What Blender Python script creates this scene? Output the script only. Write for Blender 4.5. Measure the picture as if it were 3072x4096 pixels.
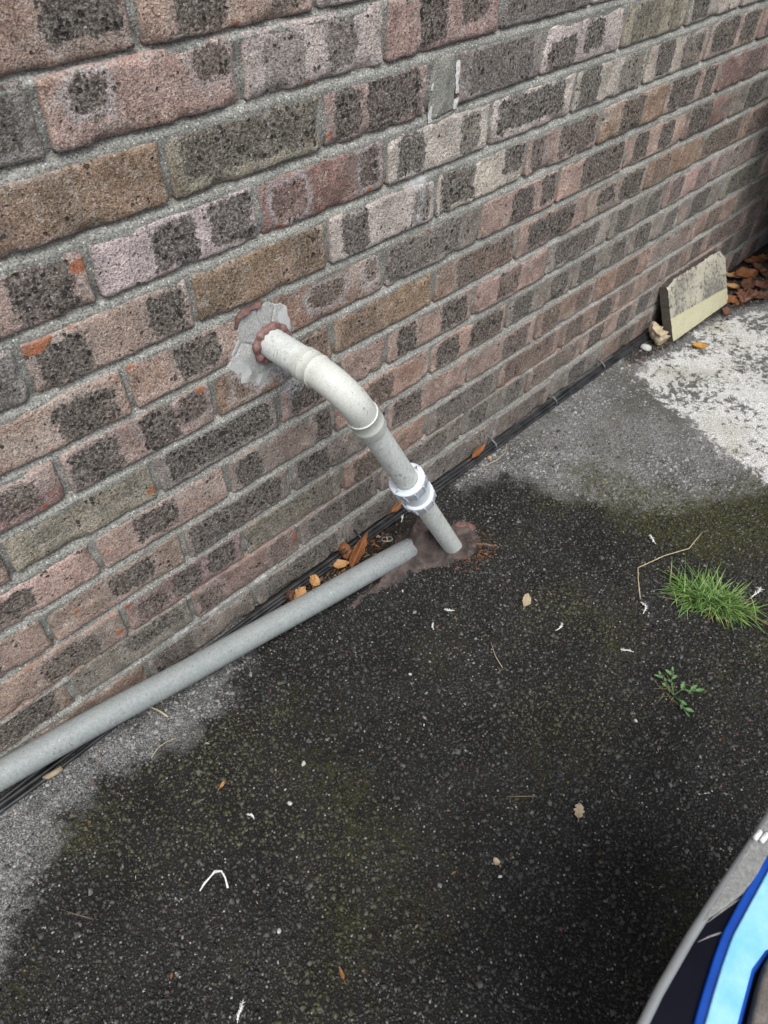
import bpy, math, random
import numpy as np
from mathutils import Vector, Matrix

for o in list(bpy.data.objects):
    bpy.data.objects.remove(o, do_unlink=True)
scene = bpy.context.scene
COL = scene.collection
rng = np.random.default_rng(7)
random.seed(7)

# ------------------------------------------------------------------ camera
CAM = Vector((-0.39943, -0.74121, 1.08569))
RV = Vector((0.711488, -0.702699, -0.000206))
UV = Vector((0.503790, 0.509887, 0.697288))
FV = Vector((0.489878, 0.496215, -0.716791))
cd = bpy.data.cameras.new("camera")
cam = bpy.data.objects.new("camera", cd)
COL.objects.link(cam)
m = Matrix(((RV.x, UV.x, -FV.x, CAM.x), (RV.y, UV.y, -FV.y, CAM.y), (RV.z, UV.z, -FV.z, CAM.z), (0, 0, 0, 1)))
cam.matrix_world = m
cd.sensor_fit = 'VERTICAL'
cd.sensor_height = 24.0
cd.sensor_width = 18.0
cd.lens = 24.0 * 2878.0 / 4096.0
cd.clip_start = 0.02
cd.clip_end = 300
cd.dof.use_dof = True
cd.dof.focus_distance = 1.18
cd.dof.aperture_fstop = 7.5
scene.camera = cam
scene.render.resolution_x = 768
scene.render.resolution_y = 1024

# ------------------------------------------------------------------ sky and sun (overcast)
world = bpy.data.worlds.new("World")
scene.world = world
world.use_nodes = True
wn = world.node_tree
wn.nodes.clear()
sky = wn.nodes.new('ShaderNodeTexSky')
sky.sky_type = 'NISHITA'
sky.sun_disc = False
SUN_EL, SUN_AZ = math.radians(62), math.radians(210)     # azimuth from +Y, clockwise
sky.sun_elevation = SUN_EL
sky.sun_rotation = SUN_AZ
sky.air_density = 1.0
sky.dust_density = 4.0
sky.ozone_density = 1.0
hs = wn.nodes.new('ShaderNodeHueSaturation')
hs.inputs['Saturation'].default_value = 0.42
bg = wn.nodes.new('ShaderNodeBackground')
bg.inputs['Strength'].default_value = 0.12
wo = wn.nodes.new('ShaderNodeOutputWorld')
wn.links.new(sky.outputs[0], hs.inputs['Color'])
wn.links.new(hs.outputs[0], bg.inputs['Color'])
wn.links.new(bg.outputs[0], wo.inputs['Surface'])
sd = bpy.data.lights.new("sun", 'SUN')
sd.energy = 1.3
sd.angle = math.radians(35)
sd.color = (1.0, 0.985, 0.955)
sun = bpy.data.objects.new("sun", sd)
COL.objects.link(sun)
sdir = Vector((math.sin(SUN_AZ) * math.cos(SUN_EL), math.cos(SUN_AZ) * math.cos(SUN_EL), math.sin(SUN_EL)))
sun.rotation_euler = (-sdir).to_track_quat('-Z', 'Y').to_euler()
sun.location = sdir * 5
vs = scene.view_settings
vs.view_transform = 'Standard'
vs.look = 'None'
vs.gamma = 1.0
vs.use_curve_mapping = False
vs.exposure = 0.42
scene.cycles.use_denoising = True
scene.cycles.use_adaptive_sampling = True
scene.cycles.adaptive_threshold = 0.02
scene.cycles.max_bounces = 4
scene.cycles.diffuse_bounces = 2
scene.cycles.glossy_bounces = 2

# ------------------------------------------------------------------ helpers
def hash2(ix, iy, seed):
    h = (ix.astype(np.int64) * 374761393 + iy.astype(np.int64) * 668265263 + seed * 1442695041) & 0xffffffff
    h = ((h ^ (h >> 13)) * 1274126177) & 0xffffffff
    return ((h ^ (h >> 16)) & 0xffff) / 65535.0

def vnoise(x, y, seed=0):
    x = np.asarray(x, float); y = np.asarray(y, float)
    ix = np.floor(x); iy = np.floor(y)
    fx = x - ix; fy = y - iy
    fx = fx * fx * (3 - 2 * fx); fy = fy * fy * (3 - 2 * fy)
    a = hash2(ix, iy, seed); b = hash2(ix + 1, iy, seed)
    c = hash2(ix, iy + 1, seed); d = hash2(ix + 1, iy + 1, seed)
    return (a * (1 - fx) + b * fx) * (1 - fy) + (c * (1 - fx) + d * fx) * fy

def fbm(x, y, seed=0, octs=3):
    s = 0; amp = .5; tot = 0
    for k in range(octs):
        s = s + amp * vnoise(np.asarray(x) * 2 ** k, np.asarray(y) * 2 ** k, seed + 31 * k)
        tot += amp; amp *= .5
    return s / tot

def smooth(a, b, x):
    t = np.clip((np.asarray(x, float) - a) / (b - a), 0, 1)
    return t * t * (3 - 2 * t)

def poly_sdf(px, py, poly):
    """signed distance, negative inside"""
    px = np.asarray(px, float); py = np.asarray(py, float)
    d = np.full(px.shape, 1e9); inside = np.zeros(px.shape, bool)
    n = len(poly)
    for i in range(n):
        ax, ay = poly[i]; bx, by = poly[(i + 1) % n]
        ex, ey = bx - ax, by - ay
        t = np.clip(((px - ax) * ex + (py - ay) * ey) / (ex * ex + ey * ey + 1e-12), 0, 1)
        d = np.minimum(d, np.hypot(px - ax - t * ex, py - ay - t * ey))
        if ay != by:
            c = ((ay > py) != (by > py)) & (px < (bx - ax) * (py - ay) / (by - ay) + ax)
            inside ^= c
    return np.where(inside, -d, d)

def seg_dist(px, py, pts):
    d = np.full(np.shape(px), 1e9)
    for (ax, ay), (bx, by) in zip(pts[:-1], pts[1:]):
        ex, ey = bx - ax, by - ay
        t = np.clip(((px - ax) * ex + (py - ay) * ey) / (ex * ex + ey * ey + 1e-12), 0, 1)
        d = np.minimum(d, np.hypot(px - ax - t * ex, py - ay - t * ey))
    return d

def mesh_from(name, verts, faces, smooth_shade=False, attrs=None):
    me = bpy.data.meshes.new(name)
    me.from_pydata([tuple(map(float, v)) for v in verts], [], [tuple(map(int, f)) for f in faces])
    if smooth_shade:
        me.polygons.foreach_set('use_smooth', np.ones(len(me.polygons), bool))
    for k, v in (attrs or {}).items():
        v = np.asarray(v, np.float32)
        if v.ndim == 1:
            a = me.attributes.new(k, 'FLOAT', 'POINT'); a.data.foreach_set('value', v)
        else:
            if v.shape[1] == 3:
                v = np.c_[v, np.ones(len(v), np.float32)]
            a = me.attributes.new(k, 'FLOAT_COLOR', 'POINT'); a.data.foreach_set('color', np.ascontiguousarray(v, np.float32).ravel())
    me.update()
    return me

def big_mesh(name, verts, tris, attrs=None):
    """fast path for large triangle soups"""
    me = bpy.data.meshes.new(name)
    nv, nf = len(verts), len(tris)
    me.vertices.add(nv)
    me.vertices.foreach_set('co', np.ascontiguousarray(verts, np.float32).ravel())
    me.loops.add(nf * 3)
    me.loops.foreach_set('vertex_index', np.ascontiguousarray(tris, np.int32).ravel())
    me.polygons.add(nf)
    me.polygons.foreach_set('loop_start', np.arange(0, nf * 3, 3, dtype=np.int32))
    try:
        me.polygons.foreach_set('loop_total', np.full(nf, 3, np.int32))
    except Exception:
        pass
    for k, v in (attrs or {}).items():
        a = me.attributes.new(k, 'FLOAT_COLOR', 'POINT'); a.data.foreach_set('color', np.ascontiguousarray(v, np.float32).ravel())
    me.update(calc_edges=True)
    return me

def obj(name, me, mat=None, parent=None, loc=(0, 0, 0), rot=(0, 0, 0)):
    o = bpy.data.objects.new(name, me)
    COL.objects.link(o)
    o.location = loc
    o.rotation_euler = rot
    if mat and me is not None:
        if len(me.materials) == 0:
            me.materials.append(mat)
    if parent:
        o.parent = parent
    return o

def tag(o, label=None, cat=None, group=None, kind=None):
    if label: o['label'] = label
    if cat: o['category'] = cat
    if group: o['group'] = group
    if kind: o['kind'] = kind
    return o

def thing(name, label, cat, loc=(0, 0, 0), group=None):
    return tag(obj(name, None, loc=loc), label, cat, group)

def grid_faces(nu, nv, off=0, flip=False):
    f = []
    for j in range(nv - 1):
        for i in range(nu - 1):
            a = off + j * nu + i
            q = (a, a + 1, a + nu + 1, a + nu)
            f.append(q[::-1] if flip else q)
    return f

def tube(path, radii, n=20, cap=True, lump=0.0, seed=0, squash=None):
    """tube along a 3-D path with a radius per point; returns verts, faces, along"""
    path = [Vector(p) for p in path]
    K = len(path)
    tang = []
    for i in range(K):
        a = path[max(i - 1, 0)]; b = path[min(i + 1, K - 1)]
        k = i
        t = b - a
        if t.length < 1e-9: t = Vector((0, 0, 1))
        tang.append(t.normalized())
    t0 = tang[0]
    ref = Vector((0, 0, 1)) if abs(t0.z) < .9 else Vector((1, 0, 0))
    nrm = (ref - t0 * ref.dot(t0)).normalized()
    V = []; A = []
    dist = 0
    for i in range(K):
        if i:
            dist += (path[i] - path[i - 1]).length
            nrm = (nrm - tang[i] * nrm.dot(tang[i])).normalized()
        bn = tang[i].cross(nrm)
        for j in range(n):
            th = 2 * math.pi * j / n
            r = radii[i]
            if lump:
                r *= 1 + lump * (float(vnoise(j * .7 + 5, dist * 160 + 3, seed)) - .5) * 2
            V.append(path[i] + (nrm * math.cos(th) + bn * math.sin(th)) * r)
            A.append(dist)
    F = []
    for i in range(K - 1):
        for j in range(n):
            a = i * n + j; b = i * n + (j + 1) % n
            F.append((a, b, b + n, a + n))
    if cap:
        F.append(tuple(range(n))[::-1])
        F.append(tuple(range((K - 1) * n, K * n)))
    return V, F, A

def box(x0, x1, y0, y1, z0, z1, V=None, F=None):
    V = [] if V is None else V; F = [] if F is None else F
    o = len(V)
    V += [(x0, y0, z0), (x1, y0, z0), (x1, y1, z0), (x0, y1, z0), (x0, y0, z1), (x1, y0, z1), (x1, y1, z1), (x0, y1, z1)]
    F += [tuple(o + i for i in f) for f in ((0, 3, 2, 1), (4, 5, 6, 7), (0, 1, 5, 4), (1, 2, 6, 5), (2, 3, 7, 6), (3, 0, 4, 7))]
    return V, F

# ------------------------------------------------------------------ material helpers
class Mat:
    def __init__(self, name):
        self.m = bpy.data.materials.new(name)
        self.m.use_nodes = True
        self.t = self.m.node_tree
        self.t.nodes.clear()
        self.out = self.t.nodes.new('ShaderNodeOutputMaterial')
        self.p = self.t.nodes.new('ShaderNodeBsdfPrincipled')
        self.t.links.new(self.p.outputs[0], self.out.inputs['Surface'])
    def put(self, sock, v):
        if isinstance(v, bpy.types.NodeSocket):
            self.t.links.new(v, sock)
        elif isinstance(v, (tuple, list)) and sock.type == 'RGBA':
            sock.default_value = (*v[:3], 1)
        else:
            sock.default_value = v
    def node(self, typ, props=None, **ins):
        n = self.t.nodes.new(typ)
        for k, v in (props or {}).items(): setattr(n, k, v)
        for k, v in ins.items():
            self.put(n.inputs[k.replace('_', ' ')], v)
        return n
    def pos(self):
        return self.node('ShaderNodeNewGeometry').outputs['Position']
    def objco(self):
        return self.node('ShaderNodeTexCoord').outputs['Object']
    def rand(self):
        return self.node('ShaderNodeObjectInfo').outputs['Random']
    def attr(self, name, out='Fac'):
        return self.node('ShaderNodeAttribute', {'attribute_name': name}).outputs[out]
    def vadd(self, a, b):
        n = self.node('ShaderNodeVectorMath', {'operation': 'ADD'})
        self.put(n.inputs[0], a); self.put(n.inputs[1], b); return n.outputs[0]
    def vmul(self, a, b):
        n = self.node('ShaderNodeVectorMath', {'operation': 'MULTIPLY'})
        self.put(n.inputs[0], a); self.put(n.inputs[1], b); return n.outputs[0]
    def noise(self, vec, scale, detail=2, rough=.55, dist=0):
        return self.node('ShaderNodeTexNoise', Vector=vec, Scale=scale, Detail=detail, Roughness=rough, Distortion=dist).outputs['Fac']
    def voro(self, vec, scale, feature='F1', rnd=1.0):
        n = self.node('ShaderNodeTexVoronoi', {'feature': feature}, Vector=vec, Scale=scale, Randomness=rnd)
        return n
    def math(self, op, a, b=0.0, clamp=False):
        n = self.node('ShaderNodeMath', {'operation': op, 'use_clamp': clamp})
        self.put(n.inputs[0], a); self.put(n.inputs[1], b); return n.outputs[0]
    def ramp(self, x, a, b, lo=0.0, hi=1.0, sm=True):
        n = self.node('ShaderNodeMapRange', {'interpolation_type': 'SMOOTHSTEP' if sm else 'LINEAR'})
        for k, v in zip(('Value', 'From Min', 'From Max', 'To Min', 'To Max'), (x, a, b, lo, hi)):
            self.put(n.inputs[k], v)
        return n.outputs[0]
    def mix(self, f, a, b, mode='MIX'):
        n = self.node('ShaderNodeMix', {'data_type': 'RGBA', 'blend_type': mode})
        self.put(n.inputs[0], f); self.put(n.inputs[6], a); self.put(n.inputs[7], b); return n.outputs[2]
    def mul(self, a, fac):          # colour times scalar
        n = self.node('ShaderNodeVectorMath', {'operation': 'SCALE'})
        self.put(n.inputs[0], a); self.put(n.inputs['Scale'], fac); return n.outputs[0]
    def bump(self, h, strength=.5, dist=.001, normal=None):
        n = self.node('ShaderNodeBump', Strength=strength, Distance=dist, Height=h)
        if normal is not None: self.put(n.inputs['Normal'], normal)
        return n.outputs[0]
    def done(self, color, rough=.85, bump=None, spec=.5, **kw):
        self.put(self.p.inputs['Base Color'], color)
        self.put(self.p.inputs['Roughness'], rough)
        self.put(self.p.inputs['Specular IOR Level'], spec)
        if bump is not None: self.put(self.p.inputs['Normal'], bump)
        for k, v in kw.items(): self.put(self.p.inputs[k.replace('_', ' ')], v)
        return self.m

def brick_material():
    M = Mat('weathered_brick')
    r = M.rand()
    off = M.mul((3.1, 5.7, 2.3), M.math('MULTIPLY', r, 7.0))
    p0 = M.vadd(M.pos(), off)
    wob = M.node('ShaderNodeTexNoise', Vector=p0, Scale=130, Detail=1).outputs['Color']
    p = M.vadd(p0, M.mul(M.vadd(wob, (-.5, -.5, -.5)), .006))
    tint = M.attr('tint', 'Color')
    dark = M.attr('dark'); dstr = M.attr('dstr'); halo = M.attr('halo'); edge = M.attr('edge')
    n1 = M.noise(p0, 60, 4, .65)
    n2 = M.noise(p0, 24, 2, .55)
    n3 = M.noise(p0, 250, 2, .65)
    n4 = M.noise(p0, 640, 1, .6)
    sd_ = M.math('ADD', dark, M.math('MULTIPLY', M.math('SUBTRACT', n1, .5), .028))
    sd_ = M.math('ADD', sd_, M.math('MULTIPLY', M.math('SUBTRACT', n3, .5), .008))
    mk = M.math('MULTIPLY', M.ramp(sd_, .0028, -.0028), dstr)
    base = M.mul(tint, M.ramp(n2, .25, .75, .80, 1.24))
    base = M.mix(M.ramp(n1, .52, .74, 0, .38), base, M.mul(tint, .60))
    bleach = M.ramp(M.math('SUBTRACT', 1.0, n1), .50, .72, 0, .46)
    base = M.mix(M.math('MULTIPLY', bleach, M.ramp(n4, .3, .7, .4, 1.3)), base, (.57, .525, .47))
    ring = M.math('MULTIPLY', M.math('MULTIPLY', M.ramp(sd_, .016, .002), M.ramp(sd_, -.002, .002)), halo)
    base = M.mix(M.math('MULTIPLY', ring, .62), base, (.50, .50, .50))
    dk = M.mix(M.ramp(n3, .3, .7), (.045, .042, .039), (.215, .198, .176))
    col = M.mix(M.math('MULTIPLY', mk, .88), base, dk)
    # grain
    col = M.mul(col, M.ramp(n4, .3, .7, .68, 1.36))
    col = M.mul(col, M.ramp(n3, .3, .7, .78, 1.24))
    # pits of uneven size
    v = M.voro(p, 150)
    vc = M.node('ShaderNodeSeparateColor', Color=v.outputs['Color'])
    gate = M.math('ADD', M.math('MULTIPLY', mk, .22), M.noise(p0, 40, 1))
    size = M.math('MULTIPLY', M.math('MULTIPLY', vc.outputs[0], vc.outputs[0]), M.ramp(gate, .42, .80, .06, .60))
    pit = M.ramp(M.math('SUBTRACT', v.outputs['Distance'], size), .06, -.06)
    col = M.mix(M.math('MULTIPLY', pit, .80), col, (.026, .024, .022))
    v2 = M.voro(p, 340)
    vc2 = M.node('ShaderNodeSeparateColor', Color=v2.outputs['Color'])
    pit2 = M.ramp(M.math('SUBTRACT', v2.outputs['Distance'], M.math('MULTIPLY', M.math('MULTIPLY', vc2.outputs[0], vc2.outputs[0]), .55)), .06, -.06)
    col = M.mix(M.math('MULTIPLY', pit2, .48), col, (.04, .036, .033))
    near = M.ramp(v2.outputs['Distance'], .46, .25)
    grain = M.math('MULTIPLY', M.ramp(vc2.outputs[1], .80, .86), near)
    col = M.mix(M.math('MULTIPLY', grain, .55), col, (.70, .66, .62))
    # orange chips along the arrises
    ch = M.ramp(n2, .60, .80)
    chip = M.ramp(M.math('SUBTRACT', edge, M.math('MULTIPLY', ch, .007)), .0010, -.0010)
    chip = M.math('MULTIPLY', chip, M.ramp(n3, .36, .52))
    col = M.mix(M.math('MULTIPLY', chip, .62), col, (.40, .15, .075))
    spot = M.attr('spot')
    sp = M.ramp(M.math('ADD', spot, M.math('MULTIPLY', M.math('SUBTRACT', n1, .5), .018)), .001, -.001)
    col = M.mix(M.math('MULTIPLY', sp, .85), col, M.mix(n3, (.34, .11, .05), (.52, .20, .095)))
    # mortar film creeping over the edge
    film = M.ramp(M.math('ADD', edge, M.math('MULTIPLY', M.math('SUBTRACT', n1, .5), .020)), .0042, -.001)
    col = M.mix(M.math('MULTIPLY', film, .34), col, M.mix(n4, (.20, .195, .18), (.46, .45, .42)))
    wst = M.attr('white')
    ws = M.ramp(M.math('ADD', wst, M.math('MULTIPLY', M.math('SUBTRACT', n1, .5), .03)), .006, -.008)
    col = M.mix(M.math('MULTIPLY', ws, M.ramp(n3, .35, .6, .1, .85)), col, (.62, .63, .65))
    h = M.math('ADD', M.math('MULTIPLY', n3, 1.0), M.math('MULTIPLY', n4, .5))
    h = M.math('SUBTRACT', h, M.math('MULTIPLY', pit, .9))
    h = M.math('SUBTRACT', h, M.math('MULTIPLY', pit2, .5))
    h = M.math('ADD', h, M.math('MULTIPLY', n1, .7))
    return M.done(col, .92, M.bump(h, .9, .0022), .22)

def mortar_material(name='mortar', a=(.26, .262, .238), b=(.41, .412, .382), bst=1.0, gr=1.0):
    M = Mat(name)
    p = M.pos()
    n1 = M.noise(p, 30, 3, .6); n2 = M.noise(p, 430, 2, .7); n3 = M.noise(p, 8, 2)
    col = M.mix(n1, a, b)
    col = M.mul(col, M.ramp(n2, .3, .7, 1 - .48 * gr, 1 + .46 * gr))
    col = M.mul(col, M.ramp(n3, .3, .7, .82, 1.14))
    v = M.voro(p, 340)
    c = M.node('ShaderNodeSeparateColor', Color=v.outputs['Color'])
    near = M.ramp(v.outputs['Distance'], .46, .25)
    col = M.mix(M.math('MULTIPLY', near, M.ramp(c.outputs[0], .82, .86, 0, .9 * gr)), col, (.80, .78, .73))
    col = M.mix(M.math('MULTIPLY', near, M.ramp(c.outputs[1], .78, .82, 0, .85 * gr)), col, (.09, .085, .075))
    wst = M.attr('white')
    ws = M.ramp(M.math('ADD', wst, M.math('MULTIPLY', M.math('SUBTRACT', M.noise(p, 70, 3), .5), .02)), .003, -.003)
    col = M.mix(M.math('MULTIPLY', ws, .7), col, (.72, .73, .74))
    crack = M.attr('crack')
    cr = M.ramp(M.math('ADD', crack, M.math('MULTIPLY', M.math('SUBTRACT', n2, .5), .0016)), .0008, .0001)
    col = M.mix(M.math('MULTIPLY', cr, .85), col, (.06, .056, .053))
    h = M.math('ADD', n2, M.math('MULTIPLY', n1, 1.0))
    h = M.math('SUBTRACT', h, M.math('MULTIPLY', cr, 1.2))
    return M.done(col, .95, M.bump(h, bst, .0022), .2)

def ground_material():
    M = Mat('tarmac')
    p = M.pos()
    dry = M.attr('dry'); white = M.attr('paint'); moss = M.attr('moss'); soil = M.attr('soil')
    n1 = M.noise(p, 26, 4, .65); n2 = M.noise(p, 110, 3, .65); n3 = M.noise(p, 520, 1, .7); n4 = M.noise(p, 7, 2, .6)
    v = M.voro(p, 260)
    vc = M.node('ShaderNodeSeparateColor', Color=v.outputs['Color'])
    stone = M.ramp(v.outputs['Distance'], .52, .32)
    col = M.mix(n2, (.006, .006, .0058), (.022, .0215, .0205))
    col = M.mix(M.math('MULTIPLY', stone, .75), col, M.mix(M.ramp(vc.outputs[0], .2, 1.0), (.014, .014, .013), (.090, .089, .085)))
    col = M.mix(M.math('MULTIPLY', stone, M.ramp(vc.outputs[1], .965, .975)), col, (.32, .31, .29))
    col = M.mul(col, M.ramp(n4, .3, .7, .72, 1.35))
    # dry dusty tarmac
    dm = M.ramp(M.math('ADD', dry, M.math('MULTIPLY', M.math('SUBTRACT', n1, .5), .15)), .022, -.030)
    dust = M.mix(n2, (.075, .077, .077), (.30, .302, .298))
    dust = M.mix(M.math('MULTIPLY', stone, .6), dust, M.mix(vc.outputs[0], (.06, .06, .06), (.46, .46, .455)))
    dust = M.mul(M.mul(dust, M.ramp(n4, .3, .7, .75, 1.2)), M.ramp(n3, .3, .7, .55, 1.5))
    dm2 = M.math('MULTIPLY', dm, M.ramp(n1, .2, .6, .55, .92))
    col = M.mix(dm2, col, dust)
    # moss film
    mm = M.math('MULTIPLY', M.ramp(M.math('ADD', moss, M.math('MULTIPLY', M.math('SUBTRACT', n1, .5), .16)), .05, -.05), M.ramp(n2, .38, .62))
    gm = M.math('MULTIPLY', M.ramp(M.noise(M.vadd(p, (3, 3, 0)), 5, 3, .65), .50, .68), M.ramp(n2, .40, .64, 0, .62))
    mm = M.math('MAXIMUM', M.math('MULTIPLY', mm, .95), gm)
    col = M.mix(mm, col, M.mix(n3, (.020, .022, .005), (.085, .088, .020)))
    # dark earth in the corner and along the wall
    sm = M.ramp(M.math('ADD', soil, M.math('MULTIPLY', M.math('SUBTRACT', n1, .5), .09)), .012, -.012)
    col = M.mix(M.math('MULTIPLY', sm, .85), col, M.mix(n2, (.008, .007, .006), (.040, .032, .025)))
    # white painted concrete, flaking, with black lichen
    wn_ = M.math('ADD', white, M.math('MULTIPLY', M.math('SUBTRACT', n1, .5), .13))
    wn_ = M.math('ADD', wn_, M.math('MULTIPLY', M.math('SUBTRACT', n2, .5), .05))
    wm = M.ramp(wn_, .010, -.012)
    lich = M.ramp(M.math('ADD', M.math('MULTIPLY', M.noise(M.vadd(p, (5, 5, 5)), 52, 5, .78), .85), M.math('MULTIPLY', M.noise(M.vadd(p, (9, 2, 5)), 6, 2), .5)), .685, .765)
    lich2 = M.ramp(n4, .45, .75, 0, .6)
    wc = M.mix(n1, (.54, .545, .53), (.80, .80, .785))
    wc = M.mix(lich2, wc, (.40, .395, .30))
    wc = M.mix(M.math('MULTIPLY', lich, .86), wc, (.05, .05, .048))
    wc = M.mul(wc, M.ramp(n3, .3, .7, .7, 1.25))
    col = M.mix(wm, col, wc)
    col = M.mul(col, M.ramp(n3, .3, .7, .72, 1.3))
    h = M.math('ADD', M.math('MULTIPLY', stone, .9), M.math('MULTIPLY', n2, .8))
    h = M.math('ADD', h, M.math('MULTIPLY', n3, .35))
    h = M.math('ADD', h, M.math('MULTIPLY', wm, .6))
    return M.done(col, .82, M.bump(h, .8, .0025), .3)

def chip_material():
    M = Mat('stone_chippings')
    c = M.attr('tint', 'Color')
    p = M.pos()
    n = M.noise(p, 700, 3, .7)
    col = M.mul(c, M.ramp(n, .25, .75, .6, 1.4))
    return M.done(col, .52, M.bump(n, .5, .0006), .5)

def pipe_material(name, a, b, stain, rough=.55, fleck=True):
    M = Mat(name)
    p = M.pos()
    n1 = M.noise(p, 22, 4, .6); n2 = M.noise(p, 90, 5, .65); n3 = M.noise(p, 400, 2)
    col = M.mix(n1, a, b)
    col = M.mix(M.ramp(n2, .54, .70, 0, .45), col, stain)
    if fleck:
        v = M.voro(p, 150)
        c = M.node('ShaderNodeSeparateColor', Color=v.outputs['Color'])
        fl = M.math('MULTIPLY', M.ramp(v.outputs['Distance'], .20, .08), M.ramp(c.outputs[0], .70, .75))
        col = M.mix(M.math('MULTIPLY', fl, .75), col, (.06, .06, .055))
        v = M.voro(p, 110)
        c = M.node('ShaderNodeSeparateColor', Color=v.outputs['Color'])
        fl2 = M.math('MULTIPLY', M.ramp(v.outputs['Distance'], .14, .07), M.ramp(c.outputs[1], .72, .75))
        col = M.mix(M.math('MULTIPLY', fl2, .8), col, (.75, .76, .75))
    g = M.attr('grime_and_shade')
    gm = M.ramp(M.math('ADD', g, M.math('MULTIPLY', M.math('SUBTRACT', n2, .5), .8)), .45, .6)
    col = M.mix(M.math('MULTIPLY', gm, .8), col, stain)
    # scuffs
    sc = M.noise(M.vmul(p, (1, 1, .35)), 210, 2, .5)
    s = M.math('MULTIPLY', M.ramp(sc, .64, .69), M.ramp(n1, .42, .58))
    col = M.mix(M.math('MULTIPLY', s, .6), col, (.17, .18, .17))
    if fleck:
        brush = M.noise(M.vmul(p, (.6, .6, .12)), 420, 2, .5)
        col = M.mul(col, M.ramp(brush, .3, .7, .90, 1.07))
    col = M.mul(col, M.ramp(n3, .3, .7, .92, 1.08))
    h = M.math('ADD', n2, M.math('MULTIPLY', n3, .3))
    return M.done(col, rough, M.bump(h, .25, .0008), .45)

def simple(name, a, b, scale=60, rough=.7, bstr=.3, bdist=.001, spec=.4, fine=500, clean=False, **kw):
    M = Mat(name)
    p = M.objco() if kw.pop('local', False) else M.pos()
    n1 = M.noise(p, scale, 5, .62); n2 = M.noise(p, fine, 2)
    col = M.mix(M.ramp(n1, .3, .7), a, b)
    if not clean:
        col = M.mul(col, M.ramp(n2, .3, .7, .82, 1.18))
        h = M.math('ADD', n1, M.math('MULTIPLY', n2, .35))
    else:
        h = n1
    return M.done(col, rough, M.bump(h, bstr, bdist), spec, **kw)

MAT_BRICK = brick_material()
MAT_MORTAR = mortar_material()
MAT_CEMENT = mortar_material('cement_patch', (.42, .425, .415), (.58, .585, .58), .45, .5)
MAT_REPAIR = mortar_material('repair_mortar', (.30, .30, .265), (.42, .42, .38), .8, .7)
MAT_GROUND = ground_material()
MAT_CHIP = chip_material()

# ------------------------------------------------------------------ ground
dry_left = [(-.03, -.035), (-.11, -.094), (-.157, -.115), (-.204, -.132), (-.239, -.134), (-.282, -.122), (-.33, -.104), (-.372, -.101), (-.416, -.112),
            (-.457, -.128), (-.489, -.146), (-.525, -.166), (-.562, -.199), (-.593, -.222), (-.624, -.248), (-1.2, -.5), (-1.2, .1), (-.03, .1)]
dry_right = [(.50, -.06), (.60, -.085), (.628, -.134), (.638, -.221), (.69, -.293), (.734, -.357), (.802, -.436), (.982, -.528), (1.118, -.595), (2.2, -1.2), (2.2, .1), (.5, .1)]
paint_poly = [(1.177, -.089), (1.121, -.156), (1.101, -.223), (1.074, -.305), (1.039, -.387), (1.015, -.447), (1.005, -.517), (1.078, -.611), (1.3, -.75),
              (1.9, -.45), (1.72, -.20), (1.60, -.125), (1.451, -.107), (1.36, -.115), (1.297, -.10), (1.228, -.085)]
moss_poly = [(.735, -.142), (.775, -.206), (.80, -.273), (.84, -.348), (.87, -.402), (.95, -.453), (1.06, -.478), (1.25, -.62), (.95, -.66), (.70, -.56), (.66, -.42), (.68, -.27)]
soil_poly = [(1.15, .1), (1.20, -.065), (1.30, -.085), (1.45, -.095), (1.58, -.10), (1.66, -.135), (1.85, -.22), (2.6, -.5), (2.6, .1)]
soil_poly2 = [(.02, .1), (.03, -.06), (.25, -.09), (.45, -.05), (.62, -.03), (.62, .1)]

def masks(x, y):
    dry = np.minimum(poly_sdf(x, y, dry_left), poly_sdf(x, y, dry_right))
    return (dry, poly_sdf(x, y, paint_poly), poly_sdf(x, y, moss_poly), np.minimum(poly_sdf(x, y, soil_poly), poly_sdf(x, y, soil_poly2)))

gx = np.concatenate([[-30, -12, -5, -2.2, -1.3], np.arange(-.95, 2.35, .0125), [2.8, 4, 8, 16, 30]])
gy = np.concatenate([[-30, -12, -5, -2.2, -1.5], np.arange(-1.2, .012, .0125), [.15]])
GX, GY = np.meshgrid(gx, gy)
def ground_z(x, y):
    return (fbm(x * 9, y * 9, 3, 3) - .5) * .010 * smooth(0, -.12, y) + (fbm(x * 45, y * 45, 9, 2) - .5) * .0022
GZ = ground_z(GX, GY) - .001
d, pt, ms, so = masks(GX.ravel(), GY.ravel())
gme = mesh_from('ground', np.c_[GX.ravel(), GY.ravel(), GZ.ravel()], grid_faces(len(gx), len(gy)), True,
                {'dry': np.clip(d, -1, 1), 'paint': np.clip(pt, -1, 1), 'moss': np.clip(ms, -1, 1), 'soil': np.clip(so, -1, 1)})
ground = tag(obj('ground', gme, MAT_GROUND), 'black tarmac ground with dusty grey, mossy and white painted areas', kind='structure')

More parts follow.
